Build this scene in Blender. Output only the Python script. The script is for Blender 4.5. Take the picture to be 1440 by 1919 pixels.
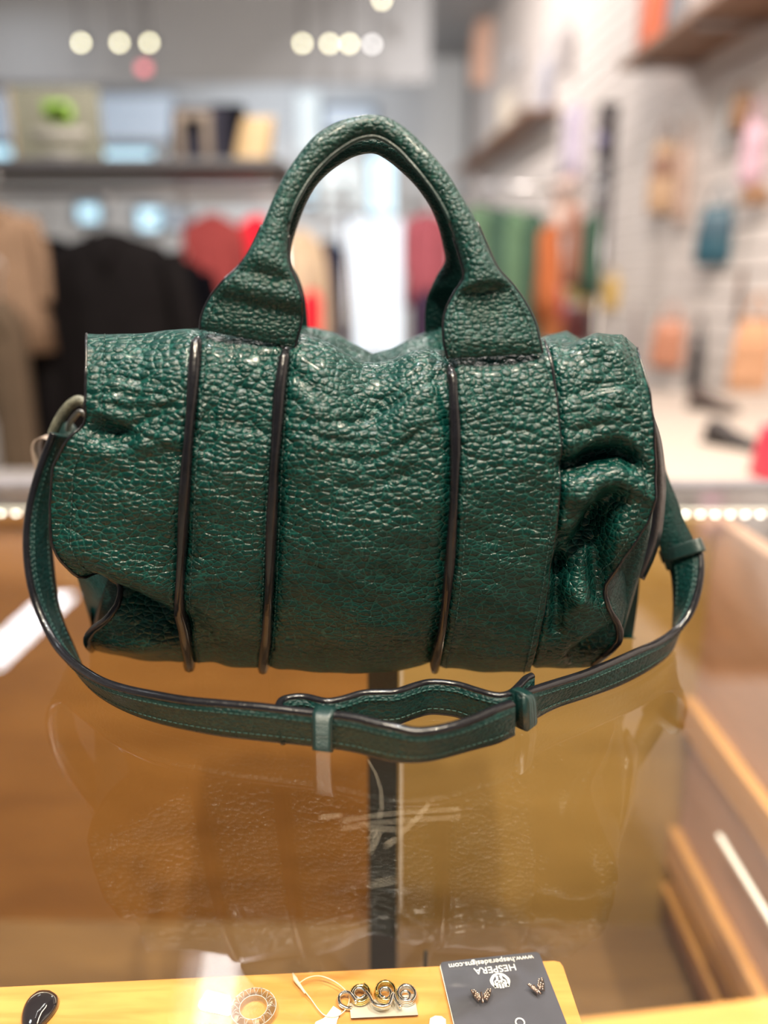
import bpy, bmesh, math, random
import numpy as np
from mathutils import Vector, Matrix
C = bpy.context.scene.collection
for o in list(bpy.data.objects): bpy.data.objects.remove(o)
R = math.radians
rnd = random.Random(7)

# ------------------------------------------------------------------ camera, world, lights
F = 1441.0; PITCH = R(15.88); YAW = R(0.4); GZ = 1.0; CAMZ = 1.205
cam = bpy.data.cameras.new('camera'); camo = bpy.data.objects.new('camera', cam); C.objects.link(camo)
camo.location = (0, 0, CAMZ); camo.rotation_euler = (R(90) - PITCH, 0, YAW)
cam.sensor_fit = 'HORIZONTAL'; cam.sensor_width = 36; cam.lens = 36 * F / 1440
cam.clip_start = 0.02
cam.dof.use_dof = True; cam.dof.focus_distance = 0.395; cam.dof.aperture_fstop = 2.9
bpy.context.scene.camera = camo
V_ = bpy.context.scene.view_settings
V_.view_transform = 'Standard'; V_.look = 'None'; V_.gamma = 1; V_.exposure = -0.28
try: V_.use_curve_mapping = False
except Exception: pass
w = bpy.data.worlds.new('world'); bpy.context.scene.world = w; w.use_nodes = True
w.node_tree.nodes['Background'].inputs[0].default_value = (.80, .86, .95, 1)
w.node_tree.nodes['Background'].inputs[1].default_value = 0.15

def area(name, loc, size, power, col, target=None, sy=None):
    l = bpy.data.lights.new(name, 'AREA'); l.energy = power; l.color = col; l.size = size
    if sy: l.shape = 'RECTANGLE'; l.size_y = sy
    else: l.shape = 'DISK'
    o = bpy.data.objects.new(name, l); C.objects.link(o); o.location = loc
    if target is not None:
        o.rotation_euler = (Vector(target) - Vector(loc)).to_track_quat('-Z', 'Y').to_euler()
    return o
BAGC = (0, .38, 1.1)
WARM = (1.0, .86, .66); COOL = (.88, .94, 1.0)
area('track_light_lamp', (-.55, -.35, 3.3), .055, 100, WARM, BAGC)
area('track_light_lamp', (.15, -.75, 3.4), .055, 100, WARM, BAGC)
area('track_light_lamp', (.75, -.05, 3.3), .055, 88, WARM, BAGC)
area('track_light_lamp', (-.1, .30, 3.5), .08, 50, COOL, BAGC)
area('ceiling_panel_and_fill_lamp', (-3.4, 6.6, 3.8), .3, 22, COOL, (-3.4, 6.6, 0), 1.6)
area('ceiling_panel_and_fill_lamp', (-2.2, 1.5, 3.8), .8, 42, COOL, (-1.5, 3.2, 1.0), .8)  # added fill aimed at the hanging garments, no fixture here
area('ceiling_panel_and_fill_lamp', (-1.2, 8.6, 3.8), 1.5, 38, COOL, (-1.2, 10.0, 1.5), .4)  # added fill brightening the back wall, no fixture here
area('wall_fill_lamp', (.2, 1.5, 3.8), .7, 210, (1, .90, .82), (1.6, 3.6, 1.4))  # added fill, brightens and warms the near slat wall
area('wall_fill_lamp', (-.3, 6.2, 3.8), .25, 90, (1, .93, .88), (1.3, 6.4, 1.4))  # added fill for the far stretch of slat wall
area('case_strip_lamp', (-.22, .77, .965), 1.1, 1.2, (1, .84, .6), (-.22, .55, .3), .015)
area('case_strip_lamp', (.330, .53, .672), .24, .5, (1, .80, .58), (0, .53, .5), .008)
area('case_spot_lamp', (.03, .735, .93), .03, .10, (1, .86, .62), (.06, .80, .70))
area('case_front_fill_lamp', (-.15, .17, .955), .9, .36, (1, .84, .6), (-.1, .55, .35), .015)  # added fill under the front edge, lights the rear doors

# ------------------------------------------------------------------ pixel helpers
ct, st = math.cos(YAW), math.sin(YAW); cp, sp = math.cos(PITCH), math.sin(PITCH)
RIGHT = Vector((ct, st, 0)); FWD = Vector((-st * cp, ct * cp, -sp)); UP = RIGHT.cross(FWD)
CAM = Vector((0, 0, CAMZ))
def ray(px, py): return FWD + RIGHT * ((px - 720) / F) - UP * ((py - 959.5) / F)
def at(px, py, Y): d = ray(px, py); return CAM + d * (Y / d.y)
def onz(px, py, z): d = ray(px, py); return CAM + d * ((z - CAMZ) / d.z)
def proj(p):
    q = Vector(p) - CAM; z = q.dot(FWD)
    return 720 + F * q.dot(RIGHT) / z, 959.5 - F * q.dot(UP) / z
def interp(x, tab):
    xs = [a for a, b in tab]; ys = [b for a, b in tab]
    return np.interp(x, xs, ys)

# ------------------------------------------------------------------ materials
MATS = {}
def newmat(name):
    m = bpy.data.materials.new(name); m.use_nodes = True
    nt = m.node_tree; return m, nt, nt.nodes['Principled BSDF']
def N(nt, t, **kw):
    n = nt.nodes.new(t)
    for k, v in kw.items():
        if k.startswith('i_'):
            key = k[2:]; key = int(key) if key.isdigit() else key
            n.inputs[key].default_value = v
        else: setattr(n, k, v)
    return n
def L(nt, a, b): nt.links.new(a, b)
def coords(nt, scale=(1, 1, 1), rot=(0, 0, 0)):
    tc = N(nt, 'ShaderNodeTexCoord'); mp = N(nt, 'ShaderNodeMapping')
    mp.inputs['Scale'].default_value = scale; mp.inputs['Rotation'].default_value = rot
    L(nt, tc.outputs['Object'], mp.inputs['Vector']); return mp.outputs['Vector']
def mathn(nt, op, a, b=None, clamp=False):
    n = N(nt, 'ShaderNodeMath', operation=op, use_clamp=clamp)
    for i, x in enumerate((a, b)):
        if x is None: continue
        if isinstance(x, (int, float)): n.inputs[i].default_value = x
        else: L(nt, x, n.inputs[i])
    return n.outputs[0]
def ramp(nt, fac, stops):
    r = N(nt, 'ShaderNodeValToRGB'); L(nt, fac, r.inputs[0])
    e = r.color_ramp.elements
    while len(e) < len(stops): e.new(.5)
    for i, (p, c) in enumerate(stops): e[i].position = p; e[i].color = (*c, 1)
    return r.outputs[0]
def plain(name, col, rough=.6, metal=0, spec=.5, noise=0.12, nscale=30, bump=0.0, bscale=200, coat=0):
    if name in MATS: return MATS[name]
    m, nt, b = newmat(name)
    b.inputs['Roughness'].default_value = rough; b.inputs['Metallic'].default_value = metal
    b.inputs['Specular IOR Level'].default_value = spec; b.inputs['Coat Weight'].default_value = coat
    v = coords(nt); n = N(nt, 'ShaderNodeTexNoise'); n.inputs['Scale'].default_value = nscale; n.inputs['Detail'].default_value = 4
    L(nt, v, n.inputs['Vector'])
    c0 = tuple(max(0, x * (1 - noise)) for x in col); c1 = tuple(min(1, x * (1 + noise)) for x in col)
    L(nt, ramp(nt, n.outputs[0], [(.3, c0), (.7, c1)]), b.inputs['Base Color'])
    if bump:
        n2 = N(nt, 'ShaderNodeTexNoise'); n2.inputs['Scale'].default_value = bscale; L(nt, v, n2.inputs['Vector'])
        bp = N(nt, 'ShaderNodeBump'); bp.inputs['Strength'].default_value = bump; bp.inputs['Distance'].default_value = .001
        L(nt, n2.outputs[0], bp.inputs['Height']); L(nt, bp.outputs[0], b.inputs['Normal'])
    MATS[name] = m; return m
def emit(name, col, s):
    m, nt, b = newmat(name); b.inputs['Base Color'].default_value = (.8, .8, .8, 1)
    b.inputs['Emission Color'].default_value = (*col, 1); b.inputs['Emission Strength'].default_value = s
    MATS[name] = m; return m
def leather(name, scale=275, depth=.00105, col=(.0005, .0195, .0165), hi=(.006, .060, .050), rough=.26, strong=1.0, spec=.27):
    m, nt, b = newmat(name)
    v = coords(nt, (.82, 1, 1.25), (0, R(6), 0))
    wn = N(nt, 'ShaderNodeTexNoise'); wn.inputs['Scale'].default_value = scale * .55; wn.inputs['Detail'].default_value = 3
    L(nt, v, wn.inputs['Vector'])
    mx = N(nt, 'ShaderNodeVectorMath', operation='SCALE'); L(nt, wn.outputs['Color'], mx.inputs[0]); mx.inputs['Scale'].default_value = .55 / scale
    ad = N(nt, 'ShaderNodeVectorMath', operation='ADD'); L(nt, v, ad.inputs[0]); L(nt, mx.outputs[0], ad.inputs[1])
    def vor(s, feat='DISTANCE_TO_EDGE'):
        n = N(nt, 'ShaderNodeTexVoronoi', feature=feat); n.inputs['Scale'].default_value = s
        L(nt, ad.outputs[0], n.inputs['Vector']); return n.outputs['Distance']
    edge = mathn(nt, 'MULTIPLY', vor(scale), 5.0, True)
    f1 = vor(scale, 'F1'); dome = mathn(nt, 'SUBTRACT', 1.0, mathn(nt, 'MULTIPLY', mathn(nt, 'POWER', f1, 2.0), 1.25))
    crease = mathn(nt, 'POWER', edge, .7)
    mid = mathn(nt, 'MULTIPLY', vor(scale * 2.6), 2.0, True)
    fine = N(nt, 'ShaderNodeTexNoise'); fine.inputs['Scale'].default_value = scale * 5; L(nt, v, fine.inputs['Vector'])
    wave = N(nt, 'ShaderNodeTexNoise'); wave.inputs['Scale'].default_value = 60; wave.inputs['Detail'].default_value = 2; L(nt, v, wave.inputs['Vector'])
    h = mathn(nt, 'ADD', mathn(nt, 'MULTIPLY', dome, .75), mathn(nt, 'MULTIPLY', crease, .22))
    h = mathn(nt, 'ADD', h, mathn(nt, 'MULTIPLY', mid, .16))
    h = mathn(nt, 'ADD', h, mathn(nt, 'MULTIPLY', fine.outputs[0], .17))
    h = mathn(nt, 'ADD', h, mathn(nt, 'MULTIPLY', wave.outputs[0], 1.2))
    bp = N(nt, 'ShaderNodeBump'); bp.inputs['Strength'].default_value = strong; bp.inputs['Distance'].default_value = depth
    L(nt, h, bp.inputs['Height']); L(nt, bp.outputs[0], b.inputs['Normal'])
    L(nt, ramp(nt, edge, [(.0, hi), (.40, col), (1, tuple(x * 1.05 for x in col))]), b.inputs['Base Color'])
    b.inputs['Roughness'].default_value = rough; b.inputs['Specular IOR Level'].default_value = spec
    b.inputs['Coat Weight'].default_value = .07; b.inputs['Coat Roughness'].default_value = .14
    MATS[name] = m; return m
def wood(name, c0, c1, axis=0, scale=14, rough=.45, stretch=9):
    m, nt, b = newmat(name)
    sc = [1.0 * stretch] * 3; sc[axis] = 1.0
    v = coords(nt, tuple(sc))
    n = N(nt, 'ShaderNodeTexNoise'); n.inputs['Scale'].default_value = scale; n.inputs['Detail'].default_value = 8; n.inputs['Distortion'].default_value = .6
    L(nt, v, n.inputs['Vector'])
    L(nt, ramp(nt, n.outputs[0], [(.35, c0), (.65, c1)]), b.inputs['Base Color'])
    bp = N(nt, 'ShaderNodeBump'); bp.inputs['Strength'].default_value = .15; bp.inputs['Distance'].default_value = .0005
    L(nt, n.outputs[0], bp.inputs['Height']); L(nt, bp.outputs[0], b.inputs['Normal'])
    b.inputs['Roughness'].default_value = rough
    MATS[name] = m; return m
def glassmat(name, tint=(.97, .985, .975), k=1.75):
    m, nt, b = newmat(name); nt.nodes.remove(b)
    out = nt.nodes['Material Output']
    tr = N(nt, 'ShaderNodeBsdfTransparent'); tr.inputs[0].default_value = (*tint, 1)
    gl = N(nt, 'ShaderNodeBsdfGlossy'); gl.inputs['Roughness'].default_value = .0
    fr = N(nt, 'ShaderNodeFresnel'); fr.inputs[0].default_value = 1.5
    ge = N(nt, 'ShaderNodeNewGeometry')
    f = mathn(nt, 'MULTIPLY', mathn(nt, 'MULTIPLY', fr.outputs[0], k), mathn(nt, 'SUBTRACT', 1.0, ge.outputs['Backfacing']), True)
    mx = N(nt, 'ShaderNodeMixShader'); L(nt, f, mx.inputs[0]); L(nt, tr.outputs[0], mx.inputs[1]); L(nt, gl.outputs[0], mx.inputs[2])
    L(nt, mx.outputs[0], out.inputs['Surface']); MATS[name] = m; return m

LEA = leather('green_pebbled_leather')
LEAF = leather('green_fine_leather', scale=420, depth=.0006, rough=.36, col=(.001, .014, .0135), hi=(.004, .034, .030), spec=.2, strong=.8)
LEAS = leather('green_shiny_leather', scale=400, depth=.0008, rough=.31, strong=.9)
SMOOTH = plain('green_smooth_leather', (.0015, .016, .015), .4, noise=.15, bump=.2, bscale=900, coat=.1)
EDGE = plain('black_edge_paint', (.006, .006, .008), .24, noise=.3, nscale=120, spec=.35, coat=.15, bump=.25, bscale=260)
LINING = plain('dark_underside', (.01, .012, .012), .7)
THREAD = plain('green_thread', (.016, .06, .052), .55)
DTHREAD = plain('dark_green_thread', (.003, .03, .026), .6)
GLASS = glassmat('case_glass')
OAK = wood('honey_oak', (.46, .20, .045), (.60, .285, .075), 0)
MIDW = wood('amber_door_wood', (.22, .090, .020), (.29, .125, .030), 0, 5, .4, 4)
GOLDW = wood('golden_door_wood', (.27, .160, .050), (.34, .205, .065), 0, 5, .35, 4)
FLOORW = wood('brown_floor_wood', (.12, .062, .024), (.155, .082, .030), 0, 8, .5)
PINKW = wood('pinkish_side_wood', (.33, .175, .11), (.40, .215, .135), 1, 8, .5)
MOULD = wood('amber_moulding_wood', (.36, .17, .045), (.44, .21, .06), 1, 8, .45)
BLACKM = plain('black_metal', (.012, .011, .010), .4, 0, noise=.2, nscale=300)
STEEL = plain('brushed_steel', (.45, .44, .45), .35, 1)
DSTEEL = plain('dark_steel', (.14, .13, .14), .45, .8)
CHROME = plain('chrome', (.75, .73, .70), .14, 1, noise=.02)
GOLD = plain('pale_gold', (.75, .58, .22), .15, 1, noise=.03)
WHITE = plain('white_card', (.80, .76, .70), .6, noise=.03)
PLASTIC = plain('clear_nylon', (.75, .62, .45), .3, noise=.05)

# ------------------------------------------------------------------ object helpers
def obj(name, bm_or_me, mat=None, parent=None, smooth=True, world=True):
    if isinstance(bm_or_me, bmesh.types.BMesh):
        me = bpy.data.meshes.new(name)
        bmesh.ops.recalc_face_normals(bm_or_me, faces=bm_or_me.faces[:])
        if smooth:
            for f in bm_or_me.faces: f.smooth = True
        bm_or_me.to_mesh(me); bm_or_me.free()
    else: me = bm_or_me
    o = bpy.data.objects.new(name, me); C.objects.link(o)
    if mat is not None and len(me.materials) == 0: me.materials.append(mat)
    if parent is not None:
        o.parent = parent
        if world: o.matrix_parent_inverse = parent_world(parent).inverted()
    return o
def parent_world(p):
    m = p.matrix_basis.copy()
    if p.parent: m = parent_world(p.parent) @ p.matrix_parent_inverse @ m
    return m
def thing(name, label, cat, loc=(0, 0, 0), rotz=0, group=None):
    o = bpy.data.objects.new(name, None); C.objects.link(o); o.location = loc; o.rotation_euler = (0, 0, rotz)
    o.empty_display_size = .05; o['label'] = label; o['category'] = cat
    if group: o['group'] = group
    return o
def tag(o, label=None, cat=None, group=None, kind=None):
    if label: o['label'] = label
    if cat: o['category'] = cat
    if group: o['group'] = group
    if kind: o['kind'] = kind
    return o
def box(bm, x0, x1, y0, y1, z0, z1, bev=0, M=None):
    r = bmesh.ops.create_cube(bm, size=1)
    vs = r['verts']
    for v in vs: v.co = Vector(((x0 + x1) / 2 + v.co.x * (x1 - x0), (y0 + y1) / 2 + v.co.y * (y1 - y0), (z0 + z1) / 2 + v.co.z * (z1 - z0)))
    if bev:
        es = list({e for v in vs for e in v.link_edges})
        r2 = bmesh.ops.bevel(bm, geom=es, offset=bev, segments=2, affect='EDGES', profile=.6)
        vs = [v for v in r2['verts']]
        if M: 
            allv = set(vs)
            for v in allv: v.co = M @ v.co
        return
    if M:
        for v in vs: v.co = M @ v.co
def bx(x0, x1, y0, y1, z0, z1, bev=0):
    bm = bmesh.new(); box(bm, x0, x1, y0, y1, z0, z1, bev); return bm
def loft(secs, closed=True, caps=True, bm=None, ring=False):
    bm = bm or bmesh.new()
    rows = [[bm.verts.new(Vector(p)) for p in s] for s in secs]
    n = len(rows[0]); rng = range(n) if closed else range(n - 1)
    pr = list(zip(rows[:-1], rows[1:])) + ([(rows[-1], rows[0])] if ring else [])
    for a, b in pr:
        for i in rng:
            j = (i + 1) % n
            bm.faces.new((a[i], a[j], b[j], b[i]))
    if caps and closed and not ring:
        bm.faces.new(rows[0]); bm.faces.new(rows[-1])
    return bm
def cr(pts, n):
    """catmull-rom resample of tuples/Vectors to n points"""
    P = np.array([tuple(p) for p in pts], float); m = len(P)
    ts = np.linspace(0, m - 1, n); out = []
    for t in ts:
        i = min(int(t), m - 2); f = t - i
        p0 = P[max(i - 1, 0)]; p1 = P[i]; p2 = P[i + 1]; p3 = P[min(i + 2, m - 1)]
        out.append(.5 * ((2 * p1) + (-p0 + p2) * f + (2 * p0 - 5 * p1 + 4 * p2 - p3) * f * f + (-p0 + 3 * p1 - 3 * p2 + p3) * f ** 3))
    return out
def tube(pts, r, seg=8, closed=False, bm=None, rfun=None, flat=1.0, upv=None):
    P = [Vector(p) for p in pts]; n = len(P); secs = []
    prev = None
    for i, p in enumerate(P):
        if closed: t = P[(i + 1) % n] - P[i - 1]
        else: t = P[min(i + 1, n - 1)] - P[max(i - 1, 0)]
        t.normalize()
        if prev is None:
            a = Vector((0, 0, 1)) if abs(t.z) < .9 else Vector((1, 0, 0))
            if upv: a = Vector(upv)
            nrm = (a - t * a.dot(t)).normalized()
        else: nrm = (prev - t * prev.dot(t)).normalized()
        prev = nrm; bn = t.cross(nrm)
        rr = rfun(i / (n - 1)) * r if rfun else r
        secs.append([p + nrm * (math.cos(2 * math.pi * k / seg) * rr) + bn * (math.sin(2 * math.pi * k / seg) * rr * flat) for k in range(seg)])
    return loft(secs, True, not closed, bm, ring=closed)
def gridmesh(name, P, mat, parent, flip=False, kind=None):
    nv, nu, _ = P.shape
    me = bpy.data.meshes.new(name)
    idx = np.arange(nv * nu).reshape(nv, nu)
    q = np.stack([idx[:-1, :-1], idx[:-1, 1:], idx[1:, 1:], idx[1:, :-1]], -1).reshape(-1, 4)
    if flip: q = q[:, ::-1]
    me.from_pydata(P.reshape(-1, 3).tolist(), [], q.tolist())
    me.polygons.foreach_set('use_smooth', [True] * len(me.polygons)); me.update()
    me.materials.append(mat)
    o = bpy.data.objects.new(name, me); C.objects.link(o); o.parent = parent
    o.matrix_parent_inverse = parent_world(parent).inverted()
    return o
def struct(name, bm, mat, parent=None, smooth=False):
    o = obj(name, bm, mat, parent, smooth)
    if parent is None: o['kind'] = 'structure'
    return o

# ================================================================== ROOM
def wallx(Y): return 1.60 - .10 * (Y - 3.3)
BACKY = 10.3
FLOORM = wood('pale_floor_wood', (.42, .36, .30), (.52, .46, .40), 1, 3, .5)
PAINT = plain('grey_ceiling_paint', (.36, .37, .385), .8, noise=.03)
BULK = plain('grey_bulkhead_paint', (.42, .43, .45), .8, noise=.03)
PALE = plain('pale_wall_paint', (.72, .74, .76), .8, noise=.03)
SLATM = plain('white_slatwall_paint', (.66, .60, .57), .6, noise=.03)
struct('floor', bx(-6, 2.6, -3, BACKY, -.1, 0), FLOORM)
struct('ceiling', bx(-6, 2.6, -3, BACKY, 3.9, 4.0), PAINT)
struct('wall_back', bx(-6, 2.6, BACKY, BACKY + .15, 0, 3.9), PALE)
struct('wall_left', bx(-6.1, -6, -3, BACKY, 0, 3.9), PALE)
bp_ = at(0, 155, 8.0).z
bkx = at(806, 100, 8.0).x
struct('trim_1', bx(-6, bkx, 8.0, 8.06, bp_, 3.9), BULK)
# slat wall, built from slats on a backing
ang = math.atan2(wallx(BACKY) - wallx(-1), BACKY + 1)
wr_bm = bmesh.new()
def wallbox(bm, Y0, Y1, t0, t1, z0, z1):
    r = bmesh.ops.create_cube(bm, size=1)
    for v in r['verts']:
        Y = Y0 if v.co.y < 0 else Y1; t = t0 if v.co.x < 0 else t1
        v.co = Vector((wallx(Y) + t, Y, z0 if v.co.z < 0 else z1))
wallbox(wr_bm, -3, BACKY, .02, .15, 0, 3.9)
wall_right = struct('wall_right', wr_bm, plain('slat_groove_grey', (.28, .25, .24), .7))
for k in range(38):
    b = bmesh.new(); wallbox(b, -.5, 9.6, 0, .02, .1 + k * .1, .1 + k * .1 + .088)
    obj('slat', b, SLATM, wall_right, False)

# windows on the back wall: frame + bright daylight behind the pane
DAY = emit('daylit_glass', (.42, .80, 1.0), 1.5); DAYW = emit('daylit_white_glass', (.72, .86, 1.0), 1.15)
DAYD = emit('dim_daylit_glass', (.40, .58, .80), .55); PANEG = emit('grey_green_glow_pane', (.36, .48, .50), .8)
WFR = plain('window_frame_white', (.60, .61, .63), .5); WFD = plain('window_frame_blue_grey', (.20, .26, .33), .5)
wn = [0]
def window(x0, y0, x1, y1, m, fm=WFR, fr=.05, bars=0, slant=False):
    wn[0] += 1
    a = at(x0, y1, BACKY - .02); b = at(x1, y0, BACKY - .02)
    bm = bmesh.new(); Y0 = BACKY - .07; Y1 = BACKY
    box(bm, a.x - fr, b.x + fr, Y0, Y1, a.z - fr, a.z); box(bm, a.x - fr, b.x + fr, Y0, Y1, b.z, b.z + fr)
    box(bm, a.x - fr, a.x, Y0, Y1, a.z, b.z); box(bm, b.x, b.x + fr, Y0, Y1, a.z, b.z)
    for i in range(bars):
        x = a.x + (b.x - a.x) * (i + 1) / (bars + 1); box(bm, x - .02, x + .02, Y0, Y1, a.z, b.z)
    wo = struct('window_%d' % wn[0], bm, fm)
    g = obj('pane', bx(a.x, b.x, BACKY - .03, BACKY - .01, a.z, b.z), m, wo, False)
    return wo
window(-60, 175, 22, 262, DAYD); window(-60, 276, 22, 318, DAY, WFD)
window(188, 180, 326, 262, DAYD, bars=0); window(188, 282, 288, 322, DAY, WFD)
window(560, 175, 600, 290, PANEG); window(608, 205, 700, 240, DAYD, WFD); window(600, 300, 682, 392, PANEG, WFR)  # last one stands in for a green-grey pillar, as a glowing pane
window(694, 292, 738, 400, DAY, WFR); window(640, 410, 700, 660, DAYW, WFR, .03); window(708, 410, 752, 660, DAYW, WFR, .03)
window(150, 385, 186, 415, DAY, WFD); window(262, 392, 302, 430, DAY, WFD); window(320, 400, 350, 424, DAYD, WFD)
window(570, 352, 590, 384, DAY, WFD)

# hanging track lights in front of the bulkhead
LAMPY = emit('warm_lamp_face', (1.0, .93, .62), 14)
LAMPW = emit('cool_lamp_face', (.95, .93, .90), 9)
LAMPR = emit('red_sign_face', (1.0, .10, .16), 2.2)
def tracklamp(px, py, m, lab, Y=7.4, r=.022):
    p = at(px, py, Y)
    t = thing('track_light', lab, 'ceiling light', (p.x, p.y, 3.9), group='track lights near the back bulkhead')
    obj('mount', bx(p.x - .05, p.x + .05, p.y - .05, p.y + .05, 3.87, 3.9, .005), BLACKM, t)
    obj('stem', tube([(p.x, p.y, 3.872), (p.x, p.y + .02, p.z + .06)], .008), DSTEEL, t)
    obj('housing', tube([(p.x, p.y + .14, p.z + .05), (p.x, p.y + .006, p.z)], .035, 12), DSTEEL, t)
    b = bmesh.new(); bmesh.ops.create_icosphere(b, subdivisions=2, radius=r, matrix=Matrix.Translation((p.x, p.y - .0, p.z)))
    obj('bulb', b, m, t)
tl = [(152, 80, LAMPY, 'glowing yellow track light, leftmost of the three at upper left'),
      (224, 80, LAMPY, 'glowing yellow track light, middle of the three at upper left'),
      (280, 80, LAMPY, 'glowing yellow track light directly above the red exit sign'),
      (567, 81, LAMPY, 'glowing yellow track light, first of the row above the bag handle'),
      (618, 82, LAMPY, 'bright yellow track light, second of the row above the handle'),
      (655, 82, LAMPY, 'bright yellow track light, third of the row above the handle'),
      (698, 83, LAMPW, 'whitish track light, last of the row above the bag handle'),
      (716, 0, LAMPY, 'yellow track light at the very top edge over the handle')]
for a in tl: tracklamp(*a)
p = at(270, 128, 7.7)
t = thing('exit_sign', 'small glowing red exit sign hanging below the ceiling lights', 'sign', p)
obj('sign_box', bx(p.x - .05, p.x + .05, p.y, p.y + .04, p.z - .04, p.z + .04, .006), BLACKM, t)
obj('lit_face', bx(p.x - .045, p.x + .045, p.y - .006, p.y, p.z - .035, p.z + .035), LAMPR, t)
obj('stem', tube([(p.x, p.y + .02, 3.9), (p.x, p.y + .02, p.z + .04)], .006), BLACKM, t)
# ceiling tube fixture that mirrors in the glass
def mirr(px, py, z):
    d = ray(px, py); p = CAM + d * ((GZ - CAMZ) / d.z); d2 = Vector((d.x, d.y, -d.z)); return p + d2 * ((z - GZ) / d2.z)
fa = mirr(352, 1762, 3.78); fb = mirr(482, 1750, 3.78); fc = mirr(318, 1925, 3.78); fd = mirr(472, 1925, 3.78)
ux = (fb - fa); wdt = ux.length; fcn = (fa + fb) / 2; ln = ((fa + fb) / 2 - (fc + fd) / 2); dirf = ln.normalized()
fang = math.atan2(-dirf.x, dirf.y)
FX = thing('tube_light_fixture', 'long white ceiling fixture with two bright tubes mirrored in the glass top', 'ceiling light', (fcn.x, fcn.y, 3.9), fang)
def fo(name, bm, m):
    o = obj(name, bm, m, None, False); o.parent = FX; return o
Lf = 1.25; hw = wdt / 2
fo('tray', bx(-hw, hw, -Lf, 0, -.06, 0), emit('fixture_diffuser', (.88, .84, .92), 2.4))
for s in (-1, 1):
    b = tube([(s * hw * .26, -Lf + .03, -.075), (s * hw * .26, -.03, -.075)], .019, 10)
    fo('tube_lamp', b, emit('tube_lamp_glow', (1, .97, .95), 18.0))
for y in (-Lf, 0):
    fo('end_cap', bx(-hw, hw, y - .01, y + .01, -.08, 0), STEEL)

# ================================================================== DISPLAY CASE
CX0, CX1, CY0, CY1 = -.85, .352, .13, .815
case = thing('display_case', 'glass-topped wooden display counter carrying the green handbag', 'display case', (-.2, .4, 0))
def cp_(name, bm, m, par=case, sm=False): return obj(name, bm, m, par, sm)
g = cp_('glass_top', bx(CX0, CX1 + .30, CY0 - .08, CY1 + .004, GZ - .008, GZ), GLASS)
tag(g, 'scratched clear glass top')
cp_('back_edge_frame', bx(CX0, CX1 + .30, CY1 + .005, CY1 + .028, GZ - .03, GZ + .004, .002), plain('grey_aluminium', (.17, .16, .18), .5, .2))
CF = .44
cp_('case_floor', bx(CX0, CX1, CY0, CY1, CF - .02, CF), FLOORW)
bd = cp_('sliding_door', bx(CX0, -.012, CY1 - .022, CY1, CF, GZ - .03), MIDW); tag(bd, 'amber brown rear door')
bd = cp_('sliding_door', bx(.012, CX1, CY1 - .022, CY1, CF, GZ - .03), GOLDW); tag(bd, 'golden rear door')
pst = onz(719, 1400, .80)
PY = .47
xa = at(691, 1600, PY).x; xb = at(746, 1600, PY).x
cp_('centre_post', bx(xa, xb, PY, PY + .02, CF, GZ - .009, .001), BLACKM)
cp_('side_panel', bx(CX1, CX1 + .02, CY0, CY1, CF, GZ - .03), PINKW)
cp_('side_panel', bx(CX0 - .02, CX0, CY0, CY1, CF, GZ - .03), PINKW)
for H, wv in ((.445, .032), (.475, .010), (.62, .035), (.66, .008), (.70, .012)):
    cp_('moulding', bx(CX1 - .014, CX1, CY0, CY1 - .022, CAMZ - H - wv, CAMZ - H, .002), MOULD)
cp_('cabinet_base', bx(CX0 - .02, CX1 + .02, CY0, CY1 + .02, 0, CF - .02), PINKW)
# top front rail
ra = onz(1080, 1912, .972); rb = onz(1440, 1870, .972); dr = (rb - ra).normalized(); dn = Vector((dr.y, -dr.x, 0))
bm = bmesh.new()
q = [ra - dr * .0 , rb + dr * .3, rb + dr * .3 + dn * .05, ra + dn * .05]
loft([[(*v.xy, .955) for v in q], [(*v.xy, .972) for v in q]], bm=bm)
cp_('front_rail', bm, OAK)
# right flank glass and the outer shelf seen past the case
cp_('outer_side_panel', bx(CX1 + .30, CX1 + .32, CY0, CY1, .0, GZ - .01), PINKW)
cp_('outer_shelf', bx(CX1 + .02, CX1 + .30, CY0, CY1, .66, .68), PINKW)
# led strips (beads)
LEDM = emit('led_bead', (1, .93, .80), 14)
def bead_mesh():
    b = bmesh.new(); bmesh.ops.create_icosphere(b, subdivisions=1, radius=.0032); me = bpy.data.meshes.new('led_bead'); b.to_mesh(me); b.free(); me.materials.append(LEDM); return me
BM_ = bead_mesh(); BM2 = BM_.copy(); BM2.materials.clear(); BM2.materials.append(emit('side_led_bead', (1, .93, .82), 3.0)); BM2.transform(Matrix.Scale(.55, 4))
def ledstrip(p0, p1, step, dm, mesh=None):
    p0 = Vector(p0); p1 = Vector(p1); d = (p1 - p0)
    s = cp_('led_strip', tube([p0 + Vector((0, 0, .003)), p1 + Vector((0, 0, .003))], .003, 6), dm)
    n = int(d.length / step)
    for i in range(n + 1):
        o = bpy.data.objects.new('led_bead', mesh or BM_); C.objects.link(o); o.parent = s; o.location = p0 + d * (i / n)
l0 = at(1290, 963, .775); step = (at(1318, 963, .775) - l0).length
ledstrip((CX0 + .02, .775, l0.z), (CX1 + .27, .775, l0.z), step, WHITE)
a1 = at(1362, 1550, .66); z1 = a1.z
ledstrip((CX1 - .018 + 0 * a1.x, .66, CAMZ - .53), (CX1 - .018, .40, CAMZ - .53), .008, WHITE, BM2)
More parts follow.
